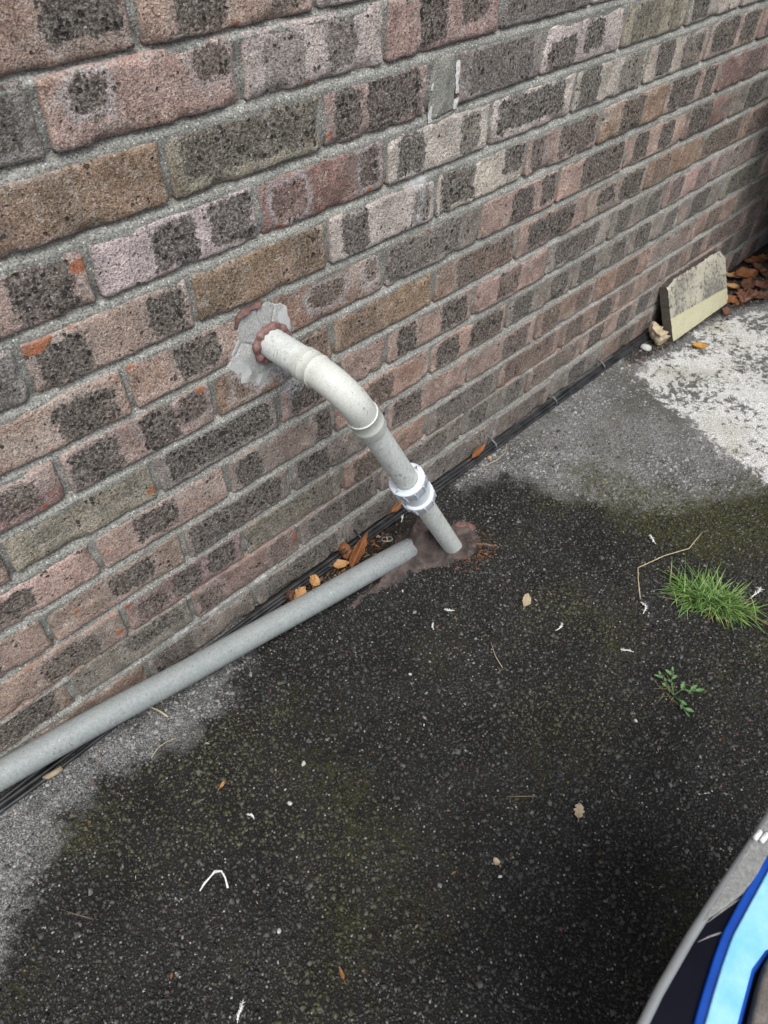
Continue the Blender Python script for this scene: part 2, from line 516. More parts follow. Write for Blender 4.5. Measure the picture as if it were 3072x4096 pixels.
# angular stone chippings bedded in the tarmac
def scatter_chips(name, cell, smin, smax, seed, keep):
    r = np.random.default_rng(seed)
    xs = np.arange(-.80, 2.1, cell); ys = np.arange(-1.12, -.02, cell)
    X, Y = np.meshgrid(xs, ys)
    X = (X + r.uniform(-.5, .5, X.shape) * cell).ravel(); Y = (Y + r.uniform(-.5, .5, Y.shape) * cell).ravel()
    zone = poly_sdf(X, Y, [(-.8, 0), (-.8, -.5), (-.15, -.95), (.05, -1.12), (.42, -1.0), (1.2, -.72), (2.1, -.2), (2.1, 0)]) < 0
    d, pt, ms, so = masks(X, Y)
    k = zone & (pt + (fbm(X * 20, Y * 20, 4) - .5) * .1 > .01)
    dens = np.full(X.shape, keep)
    dens = np.where((d < 0), keep * .85, dens)
    dens = np.where(X > .9, dens * .6, dens)
    k &= r.random(X.shape) < dens * (.55 + .9 * fbm(X * 6, Y * 6, 8))
    X, Y, d, so, ms = X[k], Y[k], d[k], so[k], ms[k]
    n = len(X)
    base = np.array([(-1, -1, -1), (1, -1, -1), (1, 1, -1), (-1, 1, -1), (-1, -1, 1), (1, -1, 1), (1, 1, 1), (-1, 1, 1)], float)
    tri = np.array([(4, 5, 6), (4, 6, 7), (0, 1, 5), (0, 5, 4), (1, 2, 6), (1, 6, 5), (2, 3, 7), (2, 7, 6), (3, 0, 4), (3, 4, 7)])
    S = smin + (smax - smin) * r.random(n) ** 2.2
    V = base[None] * np.ones((n, 1, 1))
    V[:, 4:, :2] *= r.uniform(.25, .8, (n, 4, 1))
    V += r.uniform(-.42, .42, V.shape)
    V *= np.stack([S * .5, S * .5 * r.uniform(.45, .95, n), S * .5 * r.uniform(.35, .6, n)], 1)[:, None, :]
    a = r.uniform(0, 2 * math.pi, n); ca, sa = np.cos(a)[:, None], np.sin(a)[:, None]
    x = V[..., 0] * ca - V[..., 1] * sa; y = V[..., 0] * sa + V[..., 1] * ca
    tl = r.normal(0, .22, (n, 2))
    z = V[..., 2] + x * tl[:, :1] + y * tl[:, 1:]
    Z0 = ground_z(X, Y) + S * .02
    VV = np.stack([x + X[:, None], y + Y[:, None], z + Z0[:, None]], -1)
    T = (tri[None] + (np.arange(n) * 8)[:, None, None]).reshape(-1, 3)
    g = np.exp(r.normal(math.log(.031), .64, n)) * np.where(S > .006, .85, 1)
    u = r.random(n)
    g = np.where((u > .977) & (S < .0050), r.uniform(.10, .30, n), g)
    C = np.stack([g * .99, g, g * .97], 1)
    br = (u < .018) & (S < .005)
    C[br] = np.stack([r.uniform(.09, .2, n), r.uniform(.06, .13, n), r.uniform(.03, .07, n)], 1)[br]
    dm = smooth(.02, -.03, d + (fbm(X * 26, Y * 26, 12, 3) - .5) * .08)[:, None]
    C = C * (1 - dm) + dm * (C * .7 + np.array([.17, .17, .168]) * r.uniform(.15, 2.1, (n, 1)))
    mm = np.maximum(smooth(.03, -.05, ms + (fbm(X * 26, Y * 26, 19, 3) - .5) * .1), smooth(.55, .72, fbm(X * 5 + 3, Y * 5 + 3, 44, 4)))[:, None] * .5
    C = C * (1 - mm) + mm * np.array([.062, .064, .018])
    sm = smooth(.01, -.02, so)[:, None] * .6
    C = C * (1 - sm) + sm * np.array([.02, .017, .013])
    A = np.repeat(np.c_[C, np.ones(n)], 8, 0)
    me = big_mesh(name, VV.reshape(-1, 3), T, {'tint': A})
    return tag(obj(name, me, MAT_CHIP, ground), kind='stuff')

scatter_chips('coarse_chippings', .0070, .0030, .0088, 21, .66)
scatter_chips('fine_chippings', .0046, .0012, .0040, 22, .62)

# ------------------------------------------------------------------ brick wall
wall = thing('brick_wall', 'weathered multicoloured brick wall with grey mortar and dark kiss marks', 'wall')

TINT = {'P': (.40, .292, .248), 'B': (.295, .212, .150), 'G': (.27, .245, .218), 'R': (.285, .185, .158), 'W': (.54, .478, .43),
        'Y': (.32, .285, .222), 'D': (.14, .127, .115), 'O': (.36, .24, .185), 'M': (.275, .238, .215)}
# (row, left joint in brick lengths): base, dark kiss marks (u0,u1,v0,v1[,strength[,halo]]), orange spots (u,v,radius mm)
BR = {
 (0, -1): ('O', [(.60, .95, .24, 1.2)], []), (0, 0): ('P', [(.18, .46, .08, 1.2), (.74, .95, .12, 1.2, .8)], [(.5, .04, 5)]), (0, 1): ('W', [(.1, .35, .1, 1)], []),
 (1, -1.5): ('G', [(.2, .93, .16, 1.1, .75)], []), (1, -.5): ('P', [(.115, .30, .42, .90, 1, 1), (.76, .955, .46, .97, .85, .6), (.1, .26, .05, .22, .35)], []),
 (1, .5): ('W', [(.12, .40, .04, .82, .6), (.56, .78, .12, .9, .8)], [(.42, .04, 5)]), (1, 1.5): ('P', [(.27, .50, .1, .95), (.64, .9, .32, 1.2, .9)], []),
 (1, 2.5): ('G', [(.05, .95, .1, .95, .55)], []), (1, 3.5): ('W', [(.2, .5, .1, .9, .6)], []),
 (2, -1): ('B', [(.1, .5, .1, .9, .22)], []), (2, 0): ('Y', [(.08, .97, .22, 1.05, .8)], []), (2, 1): ('P', [(.08, .32, .06, .92), (.38, .92, .06, .95)], [(.03, .2, 6)]),
 (2, 2): ('M', [(.12, .9, .1, .95, .65)], []), (2, 3): ('W', [(.06, .40, .02, .66), (.50, .74, .2, .85)], []), (2, 4): ('Y', [(.1, .55, .1, .95, .6), (.7, .9, .1, .8, .5)], []),
 (2, 5): ('W', [(.05, .35, .1, 1.1)], []), (2, 6): ('W', [(.3, .7, .1, .9, .6)], []),
 (3, -1.5): ('P', [(.60, .92, .06, .92)], [(.97, .7, 12)]), (3, -.5): ('W', [(.33, .60, .08, .88), (.69, .98, .1, .95)], []),
 (3, .5): ('R', [(.09, .34, .12, .85, .45, .9), (.79, .955, .2, .94, .8, .7)], [(.12, .04, 5), (.86, .08, 6), (.45, .03, 6), (.22, .97, 5)]),
 (3, 1.5): ('W', [(.08, .34, .12, .9), (.70, .90, .1, .9, .8)], []), (3, 2.5): ('W', [(.06, .88, .18, .95)], []), (3, 3.5): ('W', [(.05, .32, .05, 1), (.62, .97, .0, 1, .7)], []),
 (3, 4.5): ('W', [(.14, .42, .1, .95), (.58, .93, .05, .85, .8)], []), (3, 5.5): ('P', [(.06, .52, .1, 1), (.6, .93, .1, .95)], []), (3, 6.5): ('P', [(.1, .6, .1, .9)], []),
 (4, -2): ('G', [(.5, .95, .05, .95, .6)], []), (4, -1): ('P', [(.05, .34, .06, .84), (.71, .95, .08, .95)], [(.06, .86, 13), (.14, .93, 9), (.28, .98, 5)]),
 (4, 0): ('B', [(.08, .32, .1, .9, .3), (.74, .95, .1, .95, .5)], []), (4, 1): ('W', [(.1, .34, .05, .96), (.78, .95, .1, .9, .8)], []),
 (4, 2): ('W', [(.03, .40, .12, .97), (.74, .98, .3, 1.05)], []), (4, 3): ('P', [(.05, .22, .05, .95, .8), (.42, .96, .1, .95, .85)], []),
 (4, 4): ('B', [(.28, .62, .06, .96, .9)], []), (4, 5): ('P', [(.05, .55, .1, .96), (.66, .9, .05, .9)], []), (4, 6): ('R', [(.5, .9, .1, .9, .6)], []),
 (5, -1.5): ('P', [(.58, .93, .06, .82)], []), (5, -.5): ('P', [(.30, .60, .12, .92)], [(.02, .95, 6)]), (5, .5): ('R', [(.30, .62, .3, .78, .8, .9), (.82, .94, .3, .85, .5, .9)], []),
 (5, 1.5): ('M', [(.0, .78, .15, 1.05, .7)], []), (5, 2.5): ('P', [(.38, .66, .06, .92), (.77, .97, .2, .97)], []), (5, 3.5): ('P', [(.32, .95, .1, .95)], []),
 (5, 4.5): ('P', [(.1, .35, .1, .9), (.55, .80, .1, .9)], []), (5, 5.5): ('R', [(.05, .5, .05, .97)], []), (5, 6.5): ('G', [(.3, .7, .1, .9)], []),
 (6, -2): ('R', [(.52, .86, .2, .85, .85)], [(.92, .35, 5), (.86, .12, 4)]), (6, -1): ('P', [(.03, .34, .05, .9), (.50, .74, .05, .97), (.76, .95, .3, .97, .8)], [(.93, .92, 6)]),
 (6, 0): ('B', [(.14, .34, .22, .78, .35, .8), (.52, .97, .1, .95, .5)], []), (6, 1): ('B', [(.05, .4, .05, .9, .4)], []), (6, 2): ('O', [(.25, .97, .1, .95, .75)], []),
 (6, 3): ('P', [(.12, .80, .12, .9)], []), (6, 4): ('P', [(.15, .42, .3, .8), (.55, .95, .1, .9)], []), (6, 5): ('B', [(.1, .4, .1, .9, .5)], []),
 (7, -2.5): ('B', [], []), (7, -1.5): ('Y', [(.2, .9, .4, 1, .35)], [(.97, .25, 8)]), (7, -.5): ('M', [(.07, .93, .16, .93)], []), (7, .5): ('P', [(.08, .55, .15, .95)], [(.05, .8, 4)]),
 (7, 1.5): ('P', [(.1, .3, .1, .9), (.6, .95, .1, .9)], []), (7, 2.5): ('P', [(.3, .6, .1, .9, .7)], []), (7, 3.5): ('G', [(.1, .8, .1, .9, .8)], []),
 (8, -2): ('P', [(.3, .6, .2, .8)], []), (8, -1): ('P', [(.26, .58, .2, .92)], [(.05, .5, 4)]), (8, 0): ('M', [(.05, .28, .1, .9), (.83, .99, .08, 1, .9)], []),
 (8, 1): ('O', [(.3, .6, .1, .9, .8)], []), (8, 2): ('P', [(.05, .35, .1, .9), (.5, .95, .1, .9)], []),
 (9, -2.5): ('P', [(.3, .7, .1, .9)], []), (9, -1.5): ('P', [(.44, .76, .2, .88)], [(.18, .55, 7)]), (9, -.5): ('M', [(.03, .9, .1, .95, .8)], []), (9, .5): ('M', [(.05, .36, .1, .9, .9)], []),
 (9, 1.5): ('P', [(.05, .4, .1, .95, .9)], []), (9, 2.5): ('P', [(.5, .9, .1, .9, .8)], []),
 (10, -2): ('P', [(.4, .8, .1, .85, .8)], [(.95, .3, 8)]), (10, -1): ('R', [(.08, .32, .1, .8, .7), (.38, .62, .1, .95), (.68, .93, .15, .9)], [(.03, .9, 6)]), (10, 0): ('Y', [(.0, .9, .1, 1, .4)], []),
 (10, 1): ('O', [(.1, .5, .1, .9, .8)], []), (10, 2): ('M', [(.1, .9, .1, .9, .6)], []),
 (11, -2.5): ('O', [(.4, .9, .1, .9)], []), (11, -1.5): ('M', [(.45, .93, .35, .95, .8)], []), (11, -.5): ('R', [(.05, .25, .1, .8, .6), (.72, .9, .1, .95, .5)], [(.97, .6, 9)]),
 (11, .5): ('M', [(.1, .5, .1, .9, .6), (.55, .9, .1, .9, .8)], []), (11, 1.5): ('M', [(.2, .8, .1, .9, .6)], []),
 (12, -2): ('O', [], []), (12, -1): ('M', [(.05, .4, 0, .9, .6)], []), (12, 0): ('M', [(.1, .9, .1, .9, .7)], []),
}
# measured joints (in brick lengths) where the bond wanders
JO = {(1, -.5): -.52, (1, 1.5): 1.48, (2, 4): 4.02, (3, 1.5): 1.49, (3, 2.5): 2.49, (3, 3.5): 3.48, (3, 5.5): 5.52, (3, 6.5): 6.58, (4, -1): -.965, (4, 1): .98, (4, 2): 1.97, (4, 3): 2.97,
      (4, 4): 3.95, (5, 1.5): 1.48, (5, 2.5): 2.48, (5, 3.5): 3.47, (5, 5.5): 5.53, (6, 1): .98, (7, -1.5): -1.45, (7, .5): .47, (8, 0): -.02, (8, 1): .94, (9, -1.5): -1.44, (9, -.5): -.45,
      (11, -.5): -.53, (11, 1.5): 1.42, (2, 2): 2.0}
ZO = {1: .005, 2: .0025, 3: .0003, 4: -.0022, 5: -.0032, 6: -.0025, 7: -.0015, 8: -.0018, 9: -.0025, 10: -.001, 11: .006, 12: .002}
salts = [((.405, .615), .010), ((.408, .64), .012), ((.40, .66), .010)]      # white salt run under the repair patch

def hidden_row(r):
    return r < 0
HOLE = (.102, .528)
def make_brick(row, j, uL, uR, rs):
    zb = (12 - row) * .075 + ZO.get(row, 0)
    xl, xr = uL * .225 + .0045, uR * .225 - .0045
    zt = zb + .065
    near = row >= -1 and xl < 1.9 and row < 13
    nx, nz = (46, 15) if near else (14, 6)
    W, H = xr - xl, .065
    u = np.linspace(0, 1, nx); v = np.linspace(0, 1, nz)
    # pull grid lines to the edges
    u = .5 + .5 * np.sin((u - .5) * math.pi * .92) / math.sin(.46 * math.pi); v = .5 + .5 * np.sin((v - .5) * math.pi * .92) / math.sin(.46 * math.pi)
    Uu, Vv = np.meshgrid(u, v)
    x = xl + Uu * W; z = zb + Vv * H
    seed = int(rs.integers(1, 9999))
    code, pats, spots = BR.get((row, j), (None, None, None))
    if code is None:
        code = rs.choice(list('PPPPGRWMBO')) if row < 7 else rs.choice(list('PPGMMOR'))
        k = rs.integers(0, 3)
        pats = []
        if k == 0: pats = [(.08, .36, .1, .93, rs.uniform(.6, 1)), (.66, .93, .08, .9, rs.uniform(.6, 1))]
        elif k == 1:
            a = rs.uniform(.1, .5); pats = [(a, a + rs.uniform(.25, .45), .1, .92, rs.uniform(.6, 1))]
        else: pats = [(.08, .9, .12, .92, rs.uniform(.4, .9))]
        spots = []
    # wandering outline
    ed = np.minimum(np.minimum(Uu, 1 - Uu) * W, np.minimum(Vv, 1 - Vv) * H)
    wob = .0046
    x = x + (fbm(z * 60 + 3, Uu * 2 + row * 3.1, seed, 3) - .5) * wob * (1 - 2 * Uu) ** 3 * -1
    z = z + (fbm(x * 55 + 7, Vv * 2 + j * 5.3, seed + 1, 3) - .5) * wob * np.abs(1 - 2 * Vv) ** 3
    # rounded corners
    cx = np.minimum(Uu, 1 - Uu) * W; cz = np.minimum(Vv, 1 - Vv) * H
    cr = np.clip(1 - np.hypot(np.maximum(.005 - cx, 0), np.maximum(.005 - cz, 0)) / .005, -.35, 1)
    pull = np.where((cx < .005) & (cz < .005), np.minimum(cr, 0), 0) * .005
    x = x - np.sign(Uu - .5) * -pull * .8; z = z - np.sign(Vv - .5) * -pull * .8
    proud = rs.uniform(.0008, .0034)
    y = -proud - .001 + (fbm(x * 40, z * 40, seed + 3, 3) - .5) * .0036 + (fbm(x * 160, z * 160, seed + 4, 2) - .5) * .0016
    y += .0026 * np.clip(1 - ed / .0040, 0, 1) ** 2
    # a few knocked arrises
    kn = fbm(x * 30 + 9, z * 30, seed + 5, 2)
    y += .0045 * smooth(.6, .75, kn) * smooth(.012, .0, ed)
    tilt = rs.normal(0, .006)
    y += (Uu - .5) * W * tilt
    # attributes
    D = np.full(x.shape, 1.0); DS = np.zeros(x.shape); HL = np.zeros(x.shape)
    for pa in pats:
        u0, u1, v0, v1 = pa[:4]; s = pa[4] if len(pa) > 4 else 1.0; hl = pa[5] if len(pa) > 5 else .25
        px, pz = (Uu - (u0 + u1) / 2) * W, (Vv - (v0 + v1) / 2) * H
        bx_, bz = max((u1 - u0) * W / 2 - .009, .002), max((v1 - v0) * H / 2 - .009, .002)
        qx, qz = np.abs(px) - bx_, np.abs(pz) - bz
        dd = np.hypot(np.maximum(qx, 0), np.maximum(qz, 0)) + np.minimum(np.maximum(qx, qz), 0) - .009
        DS = np.where(dd < D, s, DS); HL = np.where(dd < D, hl, HL); D = np.minimum(D, dd)
    SP = np.full(x.shape, 1.0)
    for su, sv, sr in spots:
        SP = np.minimum(SP, np.hypot((Uu - su) * W, (Vv - sv) * H * 1.5) - sr / 1000)
    WS = np.full(x.shape, 1.0)
    for (sx, sz), sr in salts:
        WS = np.minimum(WS, np.hypot((x - sx) * 1.6, z - sz) - sr)
    if 5 <= row <= 7:   # cement splashes round the hole
        WS = np.minimum(WS, np.hypot(x - .135, (z - .45) * .6) - .022)
        WS = np.minimum(WS, np.hypot(x - .092, z - .515) - .055)
    t = np.array(TINT[code]) * np.exp(rs.normal(0, .07)) * np.array([1, np.exp(rs.normal(0, .025)), np.exp(rs.normal(0, .03))])
    tn = fbm(x * 14, z * 30, seed + 8, 2)[..., None]
    T = t * (.86 + .28 * tn)
    alt = np.array(TINT[rs.choice(list('PWGO'))])
    w2 = smooth(.55, .75, fbm(x * 11 + 40, z * 18, seed + 9, 2))[..., None] * .45
    T = T * (1 - w2) + alt * w2
    if row >= 9:
        gy_ = .16 + .06 * (row - 9)
        T = T * (1 - gy_) + np.array([.185, .168, .152]) * gy_
    n = nx * nz
    V = np.c_[x.ravel(), y.ravel(), z.ravel()]
    ring = list(range(nx)) + [nx * k + nx - 1 for k in range(1, nz)] + [nx * (nz - 1) + k for k in range(nx - 2, -1, -1)] + [nx * k for k in range(nz - 2, 0, -1)]
    back = V[ring].copy(); back[:, 1] = .05
    F = grid_faces(nx, nz)
    m_ = len(ring)
    for k in range(m_):
        a, b = ring[k], ring[(k + 1) % m_]
        F.append((b, a, n + k, n + (k + 1) % m_))
    VV = np.r_[V, back]
    ext = lambda a: np.r_[a.ravel(), a.ravel()[ring]]
    TT = T.reshape(-1, 3); TT = np.r_[TT, TT[ring]]
    me = mesh_from('brick', VV, F, True, {'dark': ext(D), 'dstr': ext(DS), 'halo': ext(HL), 'edge': ext(ed), 'spot': ext(SP), 'white': ext(WS), 'tint': TT})
    return obj('brick', me, MAT_BRICK, wall)

for row in range(-4, 13):
    half = 0.5 if row % 2 else 0.0
    js = [k + half for k in range(-4, 10)]
    for j in js:
        uL = JO.get((row, j), j + (random.uniform(-.012, .012) if (row, j) not in BR else 0))
        uR = JO.get((row, j + 1), j + 1)
        if (row, j) == (2, 1): uR = 1.86
        if (row, j) == (2, 2): uL = 2.11
        if uR * .225 > 2.19: continue
        make_brick(row, j, uL, uR, np.random.default_rng(1000 + row * 97 + int(j * 2)))

# mortar bed: a sheet behind the brick faces, weather-struck at every bed joint
mz = []
for row in range(12, -5, -1):
    zb = (12 - row) * .075 + ZO.get(row, 0)
    mz += [(zb - .0115, -.0024), (zb - .0085, -.0014), (zb - .005, .0014), (zb - .002, .0052), (zb + .0010, .0085), (zb + .010, .0022), (zb + .030, .0014), (zb + .052, .0010)]
mz = sorted(mz)
mxs = np.arange(-1.0, 2.21, .006)
MX, MZ = np.meshgrid(mxs, [a[0] for a in mz])
MY = np.array([a[1] for a in mz])[:, None] + (fbm(MX * 40, MZ * 90, 55, 3) - .5) * .0040 + (fbm(MX * 9, MZ * 30, 57, 2) - .5) * .003
WS = np.full(MX.shape, 1.0)
for (sx, sz), sr in salts + [((-.15, .07), .004), ((-.09, .072), .004), ((.02, .072), .004), ((-.28, .004), .014), ((-.05, .076), .003), ((.2, .012), .012), ((1.0, .022), .014), ((.62, .02), .012), ((-.19, .152), .004), ((-.02, .151), .006), ((.05, .225), .005), ((-.33, .15), .006), ((-.38, .226), .005)]:
    WS = np.minimum(WS, np.hypot((MX - sx) * .35, MZ - sz) - sr)
mme = mesh_from('mortar', np.c_[MX.ravel(), MY.ravel(), MZ.ravel()], grid_faces(len(mxs), len(mz)), True,
                {'white': WS.ravel(), 'crack': np.ones(MX.size)})
obj('mortar', mme, MAT_MORTAR, wall)

# brickwork higher up the wall, above the picture
V, F = [], []
for row in range(5, 24):
    zb = .9 + row * .075
    for k in range(-5, 10):
        x0 = (k + (.5 if row % 2 else 0)) * .225
        box(x0 + .005, x0 + .22, -.003, .05, zb, zb + .065, V, F)
ume = mesh_from('upper_brickwork', V, F, False, {'tint': np.tile([.30, .21, .18], (len(V), 1)), 'dark': np.ones(len(V)), 'dstr': np.zeros(len(V)), 'halo': np.zeros(len(V)),
                                                 'edge': np.ones(len(V)), 'spot': np.ones(len(V)), 'white': np.ones(len(V))})
tag(obj('upper_brickwork', ume, MAT_BRICK, wall), kind='stuff')
V, F = box(-1.2, 2.3, .012, .10, -.1, 2.75)
obj('wall_core', mesh_from('wall_core', V, F, False, {'white': np.ones(8), 'crack': np.ones(8)}), MAT_MORTAR, wall)

def wall_blob(name, cx, cz, rx, rz, thick, mat, seed, rag=.35, poly=None, cracks=(), holes=0.0, res=.0016, base=-.003, white=None):
    """plaster-like lump spread on the wall face with a ragged edge"""
    ex = 1.5
    xs = np.arange(cx - rx * ex, cx + rx * ex, res); zs = np.arange(cz - rz * ex, cz + rz * ex, res)
    X, Z = np.meshgrid(xs, zs)
    if poly is None:
        sdf = (np.hypot((X - cx) / rx, (Z - cz) / rz) - 1) * min(rx, rz)
    else:
        sdf = poly_sdf(X, Z, poly)
    sdf0 = sdf
    sdf = sdf + (fbm(X * 55, Z * 55, seed, 4) - .5) * rag * min(rx, rz)
    t = smooth(.0, -.009, sdf)
    if rx > .03: t = .45 * smooth(.001, -.004, sdf) + .55 * smooth(.0, -.03, sdf0 + (fbm(X * 18, Z * 18, seed + 7, 2) - .5) * .02)
    Y = base - thick * t * (.9 + .2 * fbm(X * 45, Z * 45, seed + 2, 2)) + .004 * (1 - t)
    CR = np.full(X.shape, 1.0)
    for c in cracks:
        CR = np.minimum(CR, seg_dist(X, Z, c))
    Y += .002 * smooth(.0016, .0003, CR)
    keep = sdf < .0016
    idx = -np.ones(X.shape, int)
    nu = len(xs)
    F0 = []
    used = np.zeros(X.shape, bool)
    kq = keep[:-1, :-1] & keep[1:, :-1] & keep[:-1, 1:] & keep[1:, 1:]
    for a in (kq,):
        used[:-1, :-1] |= a; used[1:, :-1] |= a; used[:-1, 1:] |= a; used[1:, 1:] |= a
    idx[used] = np.arange(used.sum())
    jj, ii = np.nonzero(kq)
    F0 = np.c_[idx[jj, ii], idx[jj, ii + 1], idx[jj + 1, ii + 1], idx[jj + 1, ii]]
    V0 = np.c_[X[used], Y[used], Z[used]]
    at = {'white': np.ones(len(V0)) if white is None else white(X[used], Z[used]), 'crack': CR[used]}
    me = mesh_from(name, V0, F0.tolist(), True, at)
    return obj(name, me, mat)

cp = wall_blob('cement_patch', .092, .518, .056, .066, .0042, MAT_CEMENT, 12, .22,
               poly=[(.052, .575), (.062, .590), (.088, .588), (.106, .588), (.131, .580), (.142, .566), (.148, .543), (.148, .516), (.135, .508), (.123, .492), (.113, .478), (.100, .470), (.085, .458),
                     (.064, .446), (.058, .463), (.060, .474), (.047, .474), (.043, .495), (.031, .517), (.038, .537), (.050, .552)],
               cracks=[[(.094, .552), (.088, .575), (.093, .592)], [(.108, .556), (.118, .575), (.112, .592)], [(.076, .535), (.058, .545), (.050, .575)], [(.058, .545), (.044, .530)]],
               white=lambda x, z: np.minimum(np.hypot(x - .138, z - .55) - .018, np.minimum(np.hypot(x - .045, z - .50) - .02, np.hypot(x - .09, z - .468) - .02)))
cp.parent = wall
rp = wall_blob('repair_patch', .445, .785, .036, .05, .0045, MAT_REPAIR, 31, .22,
               poly=[(.418, .745), (.422, .78), (.427, .822), (.470, .822), (.474, .79), (.473, .745), (.462, .738), (.44, .735), (.425, .733)],
               cracks=[[(.415, .742), (.44, .744), (.475, .748)]])
rp.parent = wall
for pts, w in (([(.474, .808), (.476, .795), (.474, .780), (.477, .770)], .0022), ([(.475, .758), (.473, .748)], .0032), ([(.421, .762), (.419, .748), (.421, .742)], .0022), ([(.424, .79), (.422, .782)], .0014)):
    cx = np.mean([a for a, b in pts]); cz = np.mean([b for a, b in pts])
    poly = [(a - w, b) for a, b in pts] + [(a + w, b) for a, b in pts[::-1]]
    MAT_SALT = bpy.data.materials.get('salt_crust') or simple('salt_crust', (.62, .63, .62), (.82, .82, .80), 200, .9)
    s = wall_blob('salt_crust', cx, cz, .009, .024, .0006, MAT_SALT, int(cx * 9999), 1.0, poly=poly, res=.0007, base=-.0068)
    s.parent = wall

# ------------------------------------------------------------------ unseen dark fence, added to shade the far end
MAT_FENCE = simple('dark_stained_timber', (.012, .011, .010), (.035, .030, .026), 30, .8, .4)
fence = thing('shade_fence', 'dark stained timber fence added out of view to shade the far end', 'fence', (2.2, 0, 0))
def board_mesh():
    V, F = box(-.011, .011, -.07, .07, 0, 1.75)
    return mesh_from('fence_board', V, F)
bm_ = board_mesh()
for k in range(12):
    obj('fence_board', bm_, MAT_FENCE, fence, (.0 + .004 * (k % 2), -.085 - k * .146, .0))
for z in (.35, 1.4):
    V, F = box(.013, .05, -1.78, -.02, z, z + .075)
    obj('fence_rail', mesh_from('fence_rail', V, F), MAT_FENCE, fence)

MAT_SHRUB = simple('evergreen_leaf', (.012, .026, .010), (.032, .060, .022), 60, .5, .1)
MAT_BARK = simple('shrub_bark', (.03, .024, .018), (.07, .055, .042), 80, .85, .5)
sh = thing('shade_shrub', 'dense dark evergreen shrub added out of view to shade the far wall corner', 'shrub', (2.12, -.42, 0))  # unseen shrub, added to keep light off the far corner
sr = np.random.default_rng(404)
def shrub_limit(x, z):          # keeps leaves just above the ground
    return z > .03
for k in range(5):
    a = k * 1.25
    top = Vector((.18 * math.cos(a) - .03, .20 * math.sin(a) + .06, .9 + .1 * (k % 2)))
    V, F, A = tube([Vector((.03 * math.cos(a), .03 * math.sin(a), -.01)), Vector((.07 * math.cos(a), .07 * math.sin(a), .3)), top * .8, top], [.016, .013, .009, .004], 8, True, .15, k)
    obj('stem', mesh_from('stem', V, F, True), MAT_BARK, sh)
LV, LF = [], []
cnt = 0
while cnt < 9500:
    th, ph = sr.uniform(0, 2 * math.pi), math.acos(sr.uniform(-1, 1))
    rr = sr.random() ** .45
    c = Vector((.58 * rr * math.sin(ph) * math.cos(th) - .05, .46 * rr * math.sin(ph) * math.sin(th) + .10, .62 + .72 * rr * math.cos(ph)))
    wx, wy = c.x + 2.12, c.y - .42
    if wy > -.012 or wx > 2.17 or not shrub_limit(wx, c.z) or wx < 2.22 + 2.15 * wy - .85 * c.z or wx < 1.60 + .5 * max(0, .55 - c.z): continue  # crown cut along a plane so the added shrub stays out of view
    if vnoise(c.x * 7 + 20, c.y * 7 + c.z * 7, 3) < .22: continue
    d1 = Vector(sr.normal(0, 1, 3)).normalized(); d2 = d1.orthogonal().normalized()
    L = sr.uniform(.028, .05); w = L * .30
    o0 = len(LV)
    LV += [c - d1 * L * .5, c + d2 * w + Vector((0, 0, .002)), c + d1 * L * .5, c - d2 * w + Vector((0, 0, .002)), c - Vector((0, 0, .001))]
    LF += [(o0, o0 + 1, o0 + 4), (o0 + 1, o0 + 2, o0 + 4), (o0 + 2, o0 + 3, o0 + 4), (o0 + 3, o0, o0 + 4)]
    cnt += 1
obj('crown', mesh_from('crown', LV, LF), MAT_SHRUB, sh)

# ------------------------------------------------------------------ pipes
MAT_PVC = pipe_material('painted_pipe', (.62, .66, .635), (.73, .77, .745), (.40, .41, .385))
MAT_BEND = pipe_material('plastic_bend', (.63, .655, .60), (.71, .735, .69), (.52, .52, .46), .42, False)
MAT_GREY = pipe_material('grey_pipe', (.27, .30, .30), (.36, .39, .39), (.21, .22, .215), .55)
MAT_WHITE = simple('white_plastic', (.70, .76, .83), (.76, .81, .87), 14, .33, .0, .0004, .5, clean=True)
MAT_DARKSEAL = simple('black_rubber', (.012, .012, .012), (.03, .03, .03), 80, .7)
MAT_MASTIC = simple('brown_mastic', (.115, .062, .055), (.205, .115, .10), 90, .62, .5, .0015)
MAT_MASTIC_D = simple('weathered_brown_mastic', (.045, .037, .034), (.135, .102, .092), 38, .75, .8, .002)

P0 = Vector((.102, 0, .528)); P1 = Vector((.102, -.16, .528)); FOOT = Vector((.3637, -.163, .012))
dd = (FOOT - P1); LEN = dd.length; dd.normalize()
wp = thing('waste_pipe', 'off white waste pipe bending out of the brick wall down into the tarmac', 'pipe', tuple(P0))
def part(name, V, F, mat, parent=wp, smooth_=True, attrs=None):
    inv = Vector(parent.matrix_world.translation) if parent else Vector((0, 0, 0))
    me = mesh_from(name, V, F, smooth_, attrs)
    o = obj(name, me, mat, parent)
    return o
def shift(V, o): return [Vector(v) - o for v in V]
def add_autosmooth(o, deg=40):
    me = o.data
    try:
        me.set_sharp_from_angle(angle=math.radians(deg))
    except Exception:
        pass
    return o

# stub
path = [P0 + Vector((0, .02 - .1 * k / 12, 0)) for k in range(13)]
path = [Vector((.102, .03 - (.03 + .084) * k / 14, .528)) for k in range(15)]
V, F, A = tube(path, [.0218] * len(path), 36)
gr = [max(0, .5 - abs(v.y + .03) * 5) * .9 for v in V]
add_autosmooth(part('pipe_stub', shift(V, P0), F, MAT_PVC, attrs={'grime_and_shade': gr}))
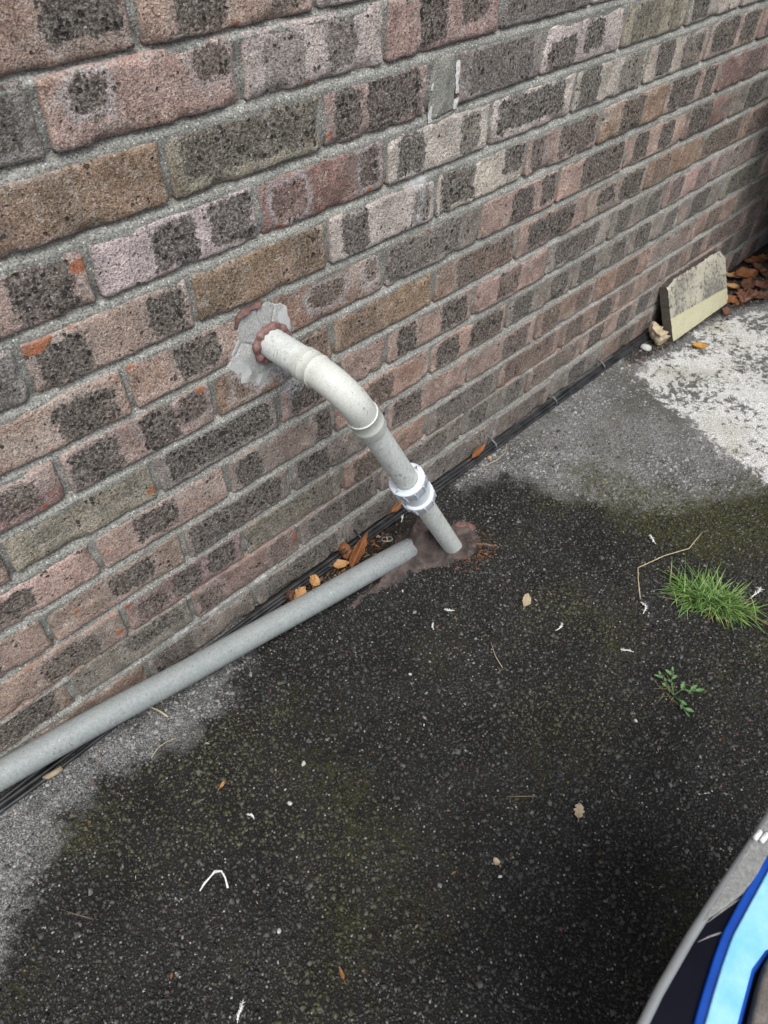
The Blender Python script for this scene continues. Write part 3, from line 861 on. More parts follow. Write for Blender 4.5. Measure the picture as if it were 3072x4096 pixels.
# bend with sockets
T = .052
arc0 = P1 + Vector((0, T, 0)); arc1 = P1 + dd * T
def arc(t):
    a, b, c = arc0, P1, arc1
    # circular arc: centre in the plane of the two legs
    e1 = Vector((0, -1, 0)); th = math.acos(max(-1, min(1, e1.dot(dd))))
    Rr = T / math.tan(th / 2)
    nrm = (dd - e1 * e1.dot(dd)).normalized()
    ctr = arc0 + nrm * Rr
    ang = th * t
    return ctr + (-nrm * math.cos(ang) + e1 * math.sin(ang)) * Rr
path, rad = [], []
def pp(p, r): path.append(Vector(p)); rad.append(r)
y0 = P1 + Vector((0, T, 0))
def line1(y): return Vector((.102, -y, .528))
pp(line1(.0785), .0219); pp(line1(.0786), .0233); pp(line1(.0791), .0239); pp(line1(.0800), .0240); pp(line1(.0900), .0240); pp(line1(.0908), .0243); pp(line1(.0916), .0240)
pp(line1(.0930), .0236); pp(line1(.1060), .0235); pp(line1(.1066), .0239); pp(line1(.1074), .0239); pp(line1(.1079), .0226)
for k in range(1, 17): pp(arc(k / 16), .0224)
def line2(s): return P1 + dd * s
pp(line2(.0640), .0225); pp(line2(.0648), .0241); pp(line2(.0656), .0241); pp(line2(.0662), .0237); pp(line2(.086), .0238); pp(line2(.0870), .0242); pp(line2(.0882), .0242); pp(line2(.0890), .0240); pp(line2(.1020), .0240); pp(line2(.1030), .0236); pp(line2(.1031), .0202)
V, F, A = tube(path, rad, 44, cap=False)
gr = [max(0, .35 - abs(a - .004) * 20) for a in A]
add_autosmooth(part('pipe_bend', shift(V, P0), F, MAT_BEND, attrs={'grime_and_shade': gr}), 50)
# upper down pipe
sg = [.092 + (.30 - .092) * k / 24 for k in range(25)]
V, F, A = tube([line2(s) for s in sg], [.0196] * 25, 36)
gr = [max(0, min(1, ((a + .092) - .259) * 90)) + max(0, .55 - abs(a - .012) * 45) for a in A]
add_autosmooth(part('down_pipe', shift(V, P0), F, MAT_PVC, attrs={'grime_and_shade': gr}))
sg = [.30 + (LEN + .012 - .30) * k / 20 for k in range(21)]
V, F, A = tube([line2(s) for s in sg], [.0184] * 21, 36)
add_autosmooth(part('lower_pipe', shift(V, P0), F, MAT_PVC, attrs={'grime_and_shade': [max(0, .5 - (LEN - .3 - a) * 20) for a in A]}))
# compression coupling
cpl = obj('coupling', None, parent=wp)
path, rad = [], []
for s, r in ((.292, .0206), (.292, .0245), (.3, .0250), (.338, .0250), (.350, .0245), (.350, .02)):
    pp(line2(s), r)
V, F, A = tube(path, rad, 40, cap=False)
add_autosmooth(part('coupling_body', shift(V, P0), F, MAT_WHITE, cpl), 30)
def nut(s0, s1, rr, name, rim_at_top):
    path.clear(); rad.clear()
    if rim_at_top:
        prof = ((s0 + .014, .0200), (s0 + .012, .0222), (s0 + .001, .0232), (s0, .0236), (s0, rr + .0005), (s0 + .0008, rr + .0012), (s0 + .004, rr + .0012), (s0 + .0048, rr - .001), (s1 - .002, rr - .002), (s1, rr - .0035), (s1, .0245))
    else:
        prof = ((s0, .0245), (s0, rr - .001), (s0 + .001, rr + .0008), (s0 + .004, rr + .0012), (s0 + .0048, rr - .001), (s1 - .004, rr - .0022), (s1 - .001, rr - .004), (s1, rr - .006), (s1, .0185))
    for s, r in prof: pp(line2(s), r)
    V, F, A = tube(path, rad, 48, cap=False)
    o = add_autosmooth(part(name, shift(V, P0), F, MAT_WHITE, cpl), 35)
    return o
n1 = nut(.270, .298, .0295, 'coupling_nut', True)
n2 = nut(.326, .354, .0288, 'coupling_nut', False)
# grip ribs on both nuts
e1 = dd.orthogonal().normalized(); e2 = dd.cross(e1)
ribs = []
for nn, s0, s1, rr in ((n1, .2745, .297, .0290), (n2, .3305, .352, .0280)):
    for k in range(10):
        th = 2 * math.pi * (k + .3) / 10
        er = e1 * math.cos(th) + e2 * math.sin(th); et = -e1 * math.sin(th) + e2 * math.cos(th)
        V = []
        for s, r0, r1 in ((s0, rr - .004, rr + .0028), (s1, rr - .006, rr + .0008)):
            for w in (-1, 1):
                V += [line2(s) + er * r0 + et * w * .0013, line2(s) + er * r1 + et * w * .0010]
        F = [(0, 1, 3, 2), (4, 6, 7, 5), (0, 4, 5, 1), (2, 3, 7, 6), (1, 5, 7, 3), (0, 2, 6, 4)]
        me = mesh_from('grip_rib', shift(V, P0), F)
        o = obj('grip_rib', me, MAT_WHITE)
        o.parent = cpl
V, F, A = tube([line2(.278), line2(.281), line2(.284)], [.0200, .0221, .0221], 36)
part('rubber_seal', shift(V, P0), F, MAT_DARKSEAL, cpl)

# brown mastic ring at the wall
nseg, nring = 64, 14
V, F = [], []
for i in range(nseg):
    th = 2 * math.pi * i / nseg
    lob = .5 + .5 * math.sin(th * 11 + 1.3 * math.sin(th * 3))
    R0 = .0252 + .0010 * math.sin(th * 2 + 1)
    rr = .0050 + .0022 * lob ** 2 + .0032 * float(vnoise(i * .35, 3.3, 5))
    for k in range(nring):
        ph = 2 * math.pi * k / nring
        R = R0 + rr * .8 * math.cos(ph)
        V.append((math.cos(th) * R, -.0085 + math.sin(ph) * rr * .75 - .001 * lob, math.sin(th) * R))
for i in range(nseg):
    for k in range(nring):
        a = i * nring + k; b = i * nring + (k + 1) % nring; c = ((i + 1) % nseg) * nring + (k + 1) % nring; d_ = ((i + 1) % nseg) * nring + k
        F.append((a, b, c, d_))
MAT_COLLAR = simple('terracotta_mastic', (.15, .082, .074), (.30, .175, .16), 160, .5, .5, .0012)
tag(obj('mastic_ring', mesh_from('mastic_ring', V, F, True), MAT_COLLAR, loc=tuple(P0)), 'scalloped reddish brown mastic ring where the pipe leaves the wall', 'sealant')
sm_ = wall_blob('mastic_smear', .066, .583, .022, .012, .0045, MAT_MASTIC, 77, .5, poly=[(.050, .568), (.055, .586), (.067, .594), (.081, .590), (.098, .593), (.102, .585), (.09, .580), (.08, .583), (.073, .580), (.063, .578), (.056, .566)], res=.001, base=-.0065)
tag(sm_, 'dark brown mastic smear on the cement above the pipe', 'sealant')

# grey pipe along the foot of the wall
GA = Vector((.322, -.1135, .0165)); GB = Vector((-.80, .009 - .0, .093))
GB = Vector((-.477, -.0265, .072)); dirg = (GB - GA).normalized(); GB = GA + dirg * 1.15
GB.y = max(GB.y, -.0) if False else GB.y
path = [GA + (GB - GA) * (k / 60) + Vector((0, .0006 * math.sin(k * .4), .0012 * math.sin(k * .23))) for k in range(61)]
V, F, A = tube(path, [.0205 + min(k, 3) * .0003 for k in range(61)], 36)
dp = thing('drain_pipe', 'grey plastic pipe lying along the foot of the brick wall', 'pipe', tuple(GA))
add_autosmooth(part('pipe_length', shift(V, GA), F, MAT_GREY, dp, attrs={'grime_and_shade': [max(0, .62 - a * 6) + max(0, min(.55, (path[min(int(a / 1.15 * 60), 60)].z - v.z) * 30)) for v, a in zip(V, A)]}))  # grime at the end; dirt and contact shade painted along the underside

# mastic smeared over the pipe end and round the foot of the down pipe
def ground_blob(name, poly, hfun, mat, seed, rag, res=.0022, z0=.0008):
    xs_ = [p[0] for p in poly]; ys_ = [p[1] for p in poly]
    xs = np.arange(min(xs_) - .02, max(xs_) + .02, res); ys = np.arange(min(ys_) - .02, max(ys_) + .02, res)
    X, Y = np.meshgrid(xs, ys)
    sdf = poly_sdf(X, Y, poly) + (fbm(X * 70, Y * 70, seed, 4) - .5) * rag
    t = smooth(.0, -.012, sdf)
    Z = ground_z(X, Y) + z0 - .003 * (1 - t) + hfun(X, Y) * (.25 + .75 * t) * (.8 + .4 * fbm(X * 90, Y * 90, seed + 1, 3)) + (fbm(X * 110, Y * 110, seed + 2, 4) - .5) * .008 * t
    keep = sdf < .001
    kq = keep[:-1, :-1] & keep[1:, :-1] & keep[:-1, 1:] & keep[1:, 1:]
    used = np.zeros(X.shape, bool)
    used[:-1, :-1] |= kq; used[1:, :-1] |= kq; used[:-1, 1:] |= kq; used[1:, 1:] |= kq
    idx = -np.ones(X.shape, int); idx[used] = np.arange(used.sum())
    jj, ii = np.nonzero(kq)
    F0 = np.c_[idx[jj, ii], idx[jj, ii + 1], idx[jj + 1, ii + 1], idx[jj + 1, ii]]
    return obj(name, mesh_from(name, np.c_[X[used], Y[used], Z[used]], F0.tolist(), True), mat)
def mh(X, Y):
    pd = seg_dist(X, Y, [(.318, -.113), (.10, -.089)])
    fd = np.hypot(X - .366, Y + .163)
    fill = .044 * smooth(.044, .019, np.hypot((X - .336) * .85, Y + .116))
    return .0045 + .013 * smooth(.034, .016, pd) * smooth(.10, .30, X) + .012 * smooth(.034, .017, fd) + fill
tag(ground_blob('mastic_smear', [(.10, -.121), (.20, -.134), (.27, -.150), (.325, -.182), (.37, -.200), (.405, -.196), (.43, -.178), (.447, -.150), (.440, -.120), (.405, -.105), (.37, -.072), (.31, -.055), (.28, -.068), (.27, -.10), (.2, -.112)],
                mh, MAT_MASTIC_D, 5, .022), 'brown mastic smeared on the tarmac round the foot of the pipes', 'sealant')

tag(ground_blob('mastic_flake', [(.405, -.118), (.425, -.112), (.452, -.135), (.448, -.155), (.432, -.160), (.424, -.146), (.408, -.138)], lambda X, Y: .007 + 0 * X, MAT_MASTIC, 9, .012), 'lifted terracotta mastic flake at the right of the pipe foot', 'sealant')

# ------------------------------------------------------------------ cables along the foot of the wall
MAT_CABLE = simple('black_cable', (.010, .011, .013), (.055, .057, .060), 40, .45, .15, .0005, .5)
lay = [(-.0085, .0050, .0036, 'lowest against the bricks'), (-.0165, .0048, .0036, 'middle one lying on the tarmac'), (-.0238, .0044, .0034, 'outermost on the tarmac'),
       (-.0115, .0110, .0034, 'stacked second row against the bricks'), (-.0190, .0104, .0032, 'stacked second row, outer side')]
for k, (cy, cz, cr, what) in enumerate(lay):
    pts = []
    for x in np.arange(-.98, 1.40, .02):
        w = float(fbm(x * 5 + k * 9, 1.5 + k, 40 + k, 2)) - .5
        w2 = float(fbm(x * 4 + k * 5, 7.5 + k, 60 + k, 2)) - .5
        dropz = 1 - .35 * float(smooth(.9, 1.35, x))
        pts.append(Vector((x, cy - .004 + w * .010 - .006 * float(smooth(-.2, -.5, x)), cz * dropz + abs(w2) * .006)))
    V, F, A = tube(pts, [cr] * len(pts), 10)
    tag(obj('cable', mesh_from('cable', V, F, True), MAT_CABLE), 'black cable along the foot of the wall, ' + what, 'cable', 'black cables along the wall')

MAT_CLIP = simple('grey_clip', (.10, .11, .12), (.20, .21, .22), 90, .6)
for x, lab in ((.663, 'grey cable clip beside the brown leaf on the black cables'), (.895, 'small grey cable clip midway along the far cables'), (1.105, 'grey cable clip near the far end of the black cables'), (.245, 'dark cable clip above the fallen leaves behind the grey pipe'), (-.207, 'small dark clip where the cables go behind the grey pipe')):
    c = thing('cable_clip', lab, 'clip', (x, 0, 0), 'cable clips')
    V, F, A = tube([Vector((0, -.008, .025)), Vector((0, -.018, .0235)), Vector((.001, -.027, .017)), Vector((.002, -.031, .006))], [.0016, .0022, .0024, .0016], 8)
    obj('clip_body', mesh_from('clip_body', V, F, True), MAT_CLIP if x > .5 else MAT_CABLE, c)
    V, F, A = tube([Vector((0, -.002, .027)), Vector((0, -.010, .0272))], [.0026, .0026], 8)
    obj('clip_nail', mesh_from('clip_nail', V, F, True), MAT_CLIP if x > .5 else MAT_CABLE, c)

# ------------------------------------------------------------------ slab leaning on the wall
def slab():
    w, h, t = .300, .158, .027
    nx, nz = 60, 34
    M = Mat('lichened_slab')
    p = M.objco()
    n1 = M.noise(p, 24, 5, .62); n2 = M.noise(p, 90, 5, .68); n3 = M.noise(p, 420, 2); n4 = M.noise(p, 9, 3, .6)
    z = M.node('ShaderNodeSeparateXYZ', Vector=p).outputs[2]
    x = M.node('ShaderNodeSeparateXYZ', Vector=p).outputs[0]
    up = M.mix(n1, (.34, .325, .265), (.60, .57, .47))
    up = M.mix(M.ramp(M.math('ADD', n2, M.math('MULTIPLY', M.math('SUBTRACT', n4, .5), .5)), .50, .60, 0, .85), up, (.075, .07, .062))
    up = M.mix(M.ramp(n4, .42, .62, 0, .65), up, (.20, .195, .175))
    lo = M.mix(n1, (.50, .48, .315), (.61, .585, .42))
    lo = M.mix(M.ramp(n2, .60, .68, 0, .75), lo, (.14, .13, .09))
    lim = M.math('ADD', M.math('SUBTRACT', z, M.math('MULTIPLY', x, -.06)), M.math('MULTIPLY', M.math('SUBTRACT', n1, .5), .008))
    k = M.ramp(lim, .066, .061)
    face = M.mix(k, up, lo)
    e = M.attr('side')
    ecol = M.mix(n2, (.045, .038, .032), (.16, .14, .12))
    col = M.mix(e, face, ecol)
    col = M.mul(col, M.ramp(n3, .3, .7, .8, 1.2))
    M.done(col, .9, M.bump(M.math('ADD', n2, M.math('MULTIPLY', n3, .4)), .6, .002), .25)
    V, S = [], []
    F = []
    U_, Z_ = np.meshgrid(np.linspace(0, 1, nx), np.linspace(0, 1, nz))
    topc = (fbm(U_ * 14, U_ * 0 + 3, 3, 3) - .5) * .007 + .006 * (fbm(U_ * 50, U_ * 0, 6, 2) - .5)
    rc = .022 * smooth(.90, 1.0, U_) ** 2
    zz = Z_ * (h + np.minimum(topc, .004) - rc - .007 * smooth(.12, 0, U_))
    xx = U_ * w + (fbm(Z_ * 8, Z_ * 0 + 9, 8, 3) - .5) * .004
    front = np.c_[xx.ravel(), (-(fbm(U_ * 40, Z_ * 22, 4, 3) - .5) * .0022 + .0035 * smooth(.93, 1.0, Z_) + .0018 * smooth(.015, 0, U_)).ravel(), zz.ravel()]
    back = front.copy(); back[:, 1] = t + (fbm(U_ * 30, Z_ * 20, 14, 2).ravel() - .5) * .003
    N = nx * nz
    V = np.r_[front, back]
    F = grid_faces(nx, nz) + grid_faces(nx, nz, N, True)
    # rim strips use duplicate verts so the side colour stays crisp
    ring = list(range(nx)) + [nx * k + nx - 1 for k in range(1, nz)] + [nx * (nz - 1) + k for k in range(nx - 2, -1, -1)] + [nx * k for k in range(nz - 2, 0, -1)]
    m_ = len(ring)
    fr = front[ring]; bk = back[ring]
    mid = (fr + bk) / 2 + np.c_[np.zeros(m_), np.zeros(m_), (rng.random(m_) - .5) * .003]
    V = np.r_[V, fr, mid, bk]
    o0 = 2 * N
    for a_ in (0, 1):
        for k in range(m_):
            i, j = k, (k + 1) % m_
            F.append((o0 + a_ * m_ + j, o0 + a_ * m_ + i, o0 + (a_ + 1) * m_ + i, o0 + (a_ + 1) * m_ + j))
    S = np.r_[np.zeros(2 * N), np.ones(3 * m_)]
    me = mesh_from('slab', V, F, False, {'side': S})
    o = obj('slab', me, M.m)
    lean = math.atan2(.066, .15)
    o.rotation_euler = (-lean, 0, math.radians(-1.0))
    o.location = (1.357, -.086, .004)
    return tag(o, 'broken lichen stained slab with cream lower band leaning against the wall', 'slab')
slab()

# ------------------------------------------------------------------ leaves and litter
def leaf_material(name, a, b, vein):
    M = Mat(name)
    p = M.objco()
    n1 = M.noise(p, 60, 5, .65); n2 = M.noise(p, 300, 3)
    col = M.mix(M.ramp(n1, .3, .7), a, b)
    vn = M.attr('vein')
    col = M.mix(M.math('MULTIPLY', M.ramp(vn, .0011, .0002), .5), col, vein)
    col = M.mix(M.ramp(n2, .62, .7, 0, .5), col, tuple(c * .35 for c in a))
    return M.done(col, .6, M.bump(n1, .4, .001), .35)
LEAFM = {
 'orange': leaf_material('orange_leaf', (.17, .065, .026), (.30, .125, .05), (.40, .21, .09)),
 'tan': leaf_material('tan_leaf', (.42, .22, .09), (.58, .34, .15), (.30, .16, .07)),
 'brown': leaf_material('brown_leaf', (.065, .032, .020), (.15, .075, .042), (.2, .11, .06)),
 'pale': leaf_material('pale_leaf', (.44, .36, .24), (.62, .53, .38), (.30, .24, .16)),
 'yellow': leaf_material('yellow_leaf', (.42, .21, .03), (.60, .32, .05), (.36, .18, .03)),
 'red': leaf_material('reddish_leaf', (.14, .065, .045), (.25, .12, .085), (.30, .17, .12)),
 'straw': simple('straw', (.46, .39, .25), (.62, .54, .36), 80, .7, .1, .0004),
 'white': simple('feather_white', (.58, .58, .56), (.80, .80, .78), 120, .85, .2, .0004),
 'twig': simple('twig', (.10, .075, .05), (.22, .17, .12), 150, .8, .3, .0006),
}
def leaf_mesh(length, width, kind='oval', curl=.3, fold=.3, seed=0, twist=0.0):
    nu, nv = (22, 11)
    r = np.random.default_rng(seed)
    u = np.linspace(0, 1, nu); v = np.linspace(-1, 1, nv)
    if kind == 'oval': wf = np.sin(np.pi * u ** .85) ** .75
    elif kind == 'lance': wf = np.sin(np.pi * u ** .7) ** 1.0
    elif kind == 'lobed': wf = np.sin(np.pi * u ** .8) ** .6 * (.62 + .38 * np.abs(np.sin(u * math.pi * 3.1 + .5)))
    else: wf = np.sin(np.pi * np.clip(u * .9 + .08, 0, 1)) ** .35
    U, Vv = np.meshgrid(u, v, indexing='ij')
    Wd = wf[:, None] * width / 2 * (1 + (fbm(U * 9, Vv * 0 + np.sign(Vv) * 3 + 5, seed, 3) - .5) * .5)
    x = (U - .5) * length + (np.abs(Vv) ** 2) * length * .10 * (1 if kind == 'lobed' else .3)
    y = Vv * Wd
    z = fold * np.abs(y) + curl * length * ((U - .5) ** 2) * 1.2 + (fbm(U * 5, Vv * 2.5, seed + 3, 2) - .5) * width * .22
    # curl the sides inward
    z += curl * width * .6 * Vv ** 4
    if twist:
        a = (U - .5) * twist
        y, z = y * np.cos(a) - z * np.sin(a), y * np.sin(a) + z * np.cos(a)
    z -= z.min()
    top = np.c_[x.ravel(), y.ravel(), z.ravel()]
    bot = top.copy(); bot[:, 2] -= .0003
    side = np.abs(((U * 7 + np.abs(Vv) * 1.5) % 1) - .5) * .012
    vein = np.minimum(np.abs(y), side + .0004)
    F = grid_faces(nv, nu) + grid_faces(nv, nu, nu * nv, True)
    N = nu * nv
    ring = list(range(nv)) + [nv * k + nv - 1 for k in range(1, nu)] + [nv * (nu - 1) + k for k in range(nv - 2, -1, -1)] + [nv * k for k in range(nu - 2, 0, -1)]
    for k in range(len(ring)):
        a, b = ring[k], ring[(k + 1) % len(ring)]
        F.append((b, a, N + a, N + b))
    # stalk
    p0 = Vector(top[(nv // 2)]);
    st, sf, _ = tube([p0 + Vector((.002, 0, 0)), p0 + Vector((-length * .12, 0, .002)), p0 + Vector((-length * .25, length * .03, .001))], [.0007, .0006, .0005], 6)
    o0 = 2 * N
    F += [tuple(o0 + i for i in f) for f in sf]
    V = np.r_[top, bot, np.array([tuple(s) for s in st])]
    return mesh_from('leaf', V, F, True, {'vein': np.r_[vein.ravel(), vein.ravel(), np.zeros(len(st))]})

def leaf(x, y, z, L, Wd, mat, kind, label, rz=0, rx=0, ry=0, curl=.3, fold=.3, seed=0, twist=0.0, name='leaf', group='fallen leaves'):
    me = leaf_mesh(L, Wd, kind, curl, fold, seed, twist)
    o = obj(name, me, LEAFM[mat], None, (x, y, z + .001), (rx, ry, rz))
    return tag(o, label, 'leaf', group)
R_ = math.radians
leaf(.222, -.040, .012, .092, .022, 'orange', 'lance', 'long curled orange brown leaf against the grey pipe', R_(26), R_(22), R_(-10), .12, 1.0, 1, .5)
leaf(.196, -.026, .010, .036, .030, 'orange', 'lobed', 'crumpled orange leaf beside the long curled leaf', R_(60), R_(20), 0, .5, .4, 2)
leaf(.176, -.040, .008, .034, .019, 'tan', 'lance', 'pointed tan leaf scrap in front of the crumpled orange leaf', R_(-30), R_(15), 0, .2, .4, 3)
leaf(.105, -.040, .020, .026, .024, 'tan', 'oval', 'round tan leaf lying upright behind the grey pipe', R_(40), R_(38), R_(-10), .15, .15, 4)
leaf(.066, -.042, .012, .034, .022, 'tan', 'lobed', 'tan leaf tucked low behind the grey pipe', R_(20), R_(25), 0, .3, .4, 5)
leaf(.052, -.036, .006, .030, .022, 'brown', 'lobed', 'dark brown leaf scrap at the left end of the leaf litter', R_(70), R_(10), 0, .5, .5, 6)
leaf(.612, -.018, .020, .062, .014, 'orange', 'lance', 'narrow orange leaf lying on the far black cables', R_(8), R_(30), 0, .1, .5, 7)
leaf(.352, -.016, .024, .040, .013, 'orange', 'lance', 'small orange leaf on the cables behind the white coupling', R_(5), R_(30), 0, .15, .3, 8)
leaf(1.322, -.040, .004, .068, .062, 'pale', 'lobed', 'large pale crumpled dead leaf left of the leaning slab', R_(60), R_(22), R_(-15), .5, .5, 9)
leaf(1.383, -.148, .002, .040, .021, 'yellow', 'oval', 'bright yellow leaf on the white paint below the slab', R_(-60), R_(12), 0, .2, .3, 10)
pile = [(1.705, -.118, .004, .075, .060, 'red', 'lobed', 'reddish crumpled leaf on top of the pile right of the slab', 20), (1.668, -.098, .002, .050, .038, 'orange', 'lobed', 'orange leaf close to the right edge of the slab', 80),
        (1.745, -.132, .001, .058, .044, 'brown', 'lobed', 'brown leaf at the outer edge of the far leaf pile', -35), (1.765, -.092, .012, .070, .040, 'brown', 'oval', 'long brown leaf lying across the back of the leaf pile', 10),
        (1.742, -.062, .004, .050, .030, 'tan', 'oval', 'small tan leaf behind the leaf pile', 130), (1.83, -.055, .006, .085, .050, 'orange', 'oval', 'large orange brown leaf in the dark far corner', -20),
        (1.89, -.075, .003, .070, .050, 'brown', 'lobed', 'dark brown leaf furthest out in the dark corner', 60), (1.80, -.030, .008, .060, .030, 'tan', 'lance', 'thin tan leaf standing against the wall in the dark corner', 100),
        (1.60, -.112, .001, .042, .030, 'red', 'lobed', 'small reddish leaf under the right bottom corner of the slab', 15), (1.95, -.04, .004, .08, .05, 'orange', 'lobed', 'orange leaf deepest in the dark corner by the wall', 150),
        (1.81, -.12, .002, .06, .05, 'red', 'lobed', 'reddish leaf at the right border of the picture', 200)]
for k, (x, y, z, L, Wd, mt, kd, lab, a) in enumerate(pile):
    leaf(x, y, z, L, Wd, mt, kd, lab, R_(a), R_(random.uniform(-12, 16)), R_(random.uniform(-10, 10)), .22, .22, 30 + k)
leaf(.108, -.641, .001, .022, .016, 'pale', 'lobed', 'torn pale leaf scrap on open tarmac near the bottom right', R_(30), 0, 0, .2, .2, 50)
leaf(-.034, -.599, .001, .012, .009, 'pale', 'oval', 'tiny pale leaf scrap left of the bigger torn scrap', R_(80), 0, 0, .2, .2, 51)
leaf(.366, -.343, .001, .034, .017, 'pale', 'lance', 'folded pale triangular leaf on the open tarmac', R_(25), R_(15), 0, .15, .8, 52)
leaf(-.245, -.232, .001, .016, .005, 'tan', 'lance', 'slim tan bud scale on dark tarmac left of centre', R_(20), 0, 0, .1, .2, 53)
leaf(-.283, -.545, .001, .018, .005, 'orange', 'lance', 'slim orange bud scale near the bottom edge', R_(70), 0, 0, .1, .2, 54)
leaf(.42, -.80, .001, .010, .006, 'orange', 'oval', 'tiny orange leaf scrap far right on the tarmac', R_(70), 0, 0, .1, .2, 55)

def feather(x, y, L, rz, label, seed):
    r = np.random.default_rng(seed)
    V, F = [], []
    def strip(p0, p1, w):
        o = len(V); d_ = (p1 - p0); n_ = Vector((-d_.y, d_.x, 0)).normalized() * w
        up = Vector((0, 0, .0006))
        V.extend([p0 - n_, p0 + n_, p1 + n_ * .3, p1 - n_ * .3, p0 - n_ - up, p0 + n_ - up, p1 + n_ * .3 - up, p1 - n_ * .3 - up])
        F.extend([tuple(o + i for i in f) for f in ((0, 1, 2, 3), (7, 6, 5, 4), (0, 4, 5, 1), (1, 5, 6, 2), (2, 6, 7, 3), (3, 7, 4, 0))])
    pts = [Vector((L * (t - .5), L * .22 * math.sin(t * 3.1 + seed), .002 + .004 * math.sin(t * 3))) for t in np.linspace(0, 1, 9)]
    for k_, (a, b) in enumerate(zip(pts[:-1], pts[1:])): strip(a, b, .0004 + .0012 * math.sin(math.pi * (k_ + 1) / 9) * (1 + .6 * math.sin(seed * 3 + k_ * 2)))
    for k in range(34):
        t = r.uniform(.1, 1) ** .7; i = min(int(t * 8), 7); p = pts[i].lerp(pts[i + 1], t * 8 - i)
        a = r.normal(.3, 1.1)
        q = p + Vector((math.cos(a), math.sin(a), r.uniform(-.1, .4))) * L * r.uniform(.08, .24)
        strip(p, q, r.uniform(.0002, .0007))
    o = obj('feather', mesh_from('feather', V, F), LEAFM['white'], None, (x, y, .002), (0, 0, rz))
    tag(o, label, 'feather', 'white feathers on the tarmac')
feather(.672, -.430, .022, R_(80), 'white downy feather left of the bent straw, near the mossy band', 1)
feather(.688, -.638, .032, R_(20), 'largest white feather, at the right of the grass tuft', 2)
feather(.506, -.507, .024, R_(40), 'white feather just below the end of the bent straw', 3)
feather(.361, -.423, .020, R_(-20), 'thin white feather below the folded pale leaf', 4)
feather(.405, -.538, .020, R_(100), 'white feather above left of the small weed', 5)
feather(.249, -.258, .018, R_(120), 'white wisp below the foot of the down pipe', 6)
feather(.200, -.262, .012, R_(60), 'tiny white wisp furthest left below the brown mastic', 7)
feather(-.402, -.487, .020, R_(60), 'white lichen like scrap near the bottom left', 8)
feather(.352, -.03, .020, R_(60), 'white wisp beside the ring pull', 9)
feather(-.245, -.303, .012, R_(90), 'tiny white curl on dark tarmac left of centre', 10)

def stick(name, pts, r0, mat, label, cat, group=None, n=7):
    V, F, A = tube([Vector(p) for p in pts], [r0] * len(pts), n, True, .12, 3)
    return tag(obj(name, mesh_from(name, V, F, True), LEAFM[mat]), label, cat, group)
stick('straw_stem', [(.523, -.492, .003), (.56, -.464, .006), (.580, -.450, .010), (.64, -.472, .016), (.694, -.495, .012), (.73, -.492, .008), (.762, -.490, .003)], .0009, 'straw', 'long bent straw stem beside the grass tuft', 'straw')
stick('straw_stem', [(-.262, -.030, .003), (-.252, -.045, .006), (-.246, -.062, .006), (-.242, -.076, .002)], .0014, 'straw', 'short curved straw poking out under the grey pipe', 'straw')
stick('straw_stem', [(-.30, -.118, .002), (-.285, -.112, .003), (-.268, -.112, .003), (-.25, -.118, .001)], .0006, 'straw', 'fine pale stalk on the dusty tarmac strip', 'straw')
stick('straw_stem', [(.60, -.046, .002), (.635, -.056, .005), (.67, -.052, .006), (.70, -.032, .003)], .0009, 'straw', 'curved pale stalk beside the far black cables', 'straw')
stick('straw_stem', [(.222, -.405, .002), (.232, -.380, .003), (.25, -.355, .001)], .0006, 'straw', 'fine straw on open tarmac below the foot of the pipe', 'straw')
stick('twig', [(.410, -.186, .003), (.421, -.200, .004), (.431, -.215, .002)], .0030, 'twig', 'short grey twig right of the mastic at the pipe foot', 'twig')
stick('twig', [(-.436, -.032, .004), (-.424, -.036, .006), (-.408, -.036, .005)], .0048, 'pale', 'pale splinter of wood beside the cables at the left', 'wood')
stick('twig', [(-.505, -.22, .002), (-.497, -.235, .003), (-.480, -.262, .002)], .0008, 'twig', 'thin dark twig on the tarmac at the far left', 'twig')
stick('twig', [(.05, -.55, .002), (.065, -.565, .003), (.083, -.582, .002)], .0010, 'twig', 'thin dark twig left of the torn pale leaf scrap', 'twig')
# off white strip of bark
pts = [(-.357, -.334, .002), (-.347, -.332, .006), (-.336, -.331, .007), (-.328, -.330, .008), (-.321, -.336, .008), (-.322, -.346, .006), (-.327, -.358, .002)]
V, F = [], []
for k, p in enumerate(pts):
    w = (.0008, .0016, .0010, .0022, .0014, .0010, .0015)[k]
    t = Vector(pts[min(k + 1, 6)]) - Vector(pts[max(k - 1, 0)]); nrm = Vector((-t.y, t.x, 0)).normalized()
    for s, dz in ((-1, .001), (-.3, -.0006), (.3, -.0006), (1, .001)): V.append(Vector(p) + nrm * w * s + Vector((0, 0, dz)))
    for s, dz in ((1, .0004), (.3, -.0012), (-.3, -.0012), (-1, .0004)): V.append(Vector(p) + nrm * w * s + Vector((0, 0, dz)))
for k in range(6):
    for j in range(8):
        a = k * 8 + j; b = k * 8 + (j + 1) % 8
        F.append((a, b, b + 8, a + 8))
F += [tuple(range(8))[::-1], tuple(range(48, 56))]
tag(obj('bark_strip', mesh_from('bark_strip', V, F, True), LEAFM['white']), 'off white bent papery strip lying on dark tarmac at lower left', 'strip')

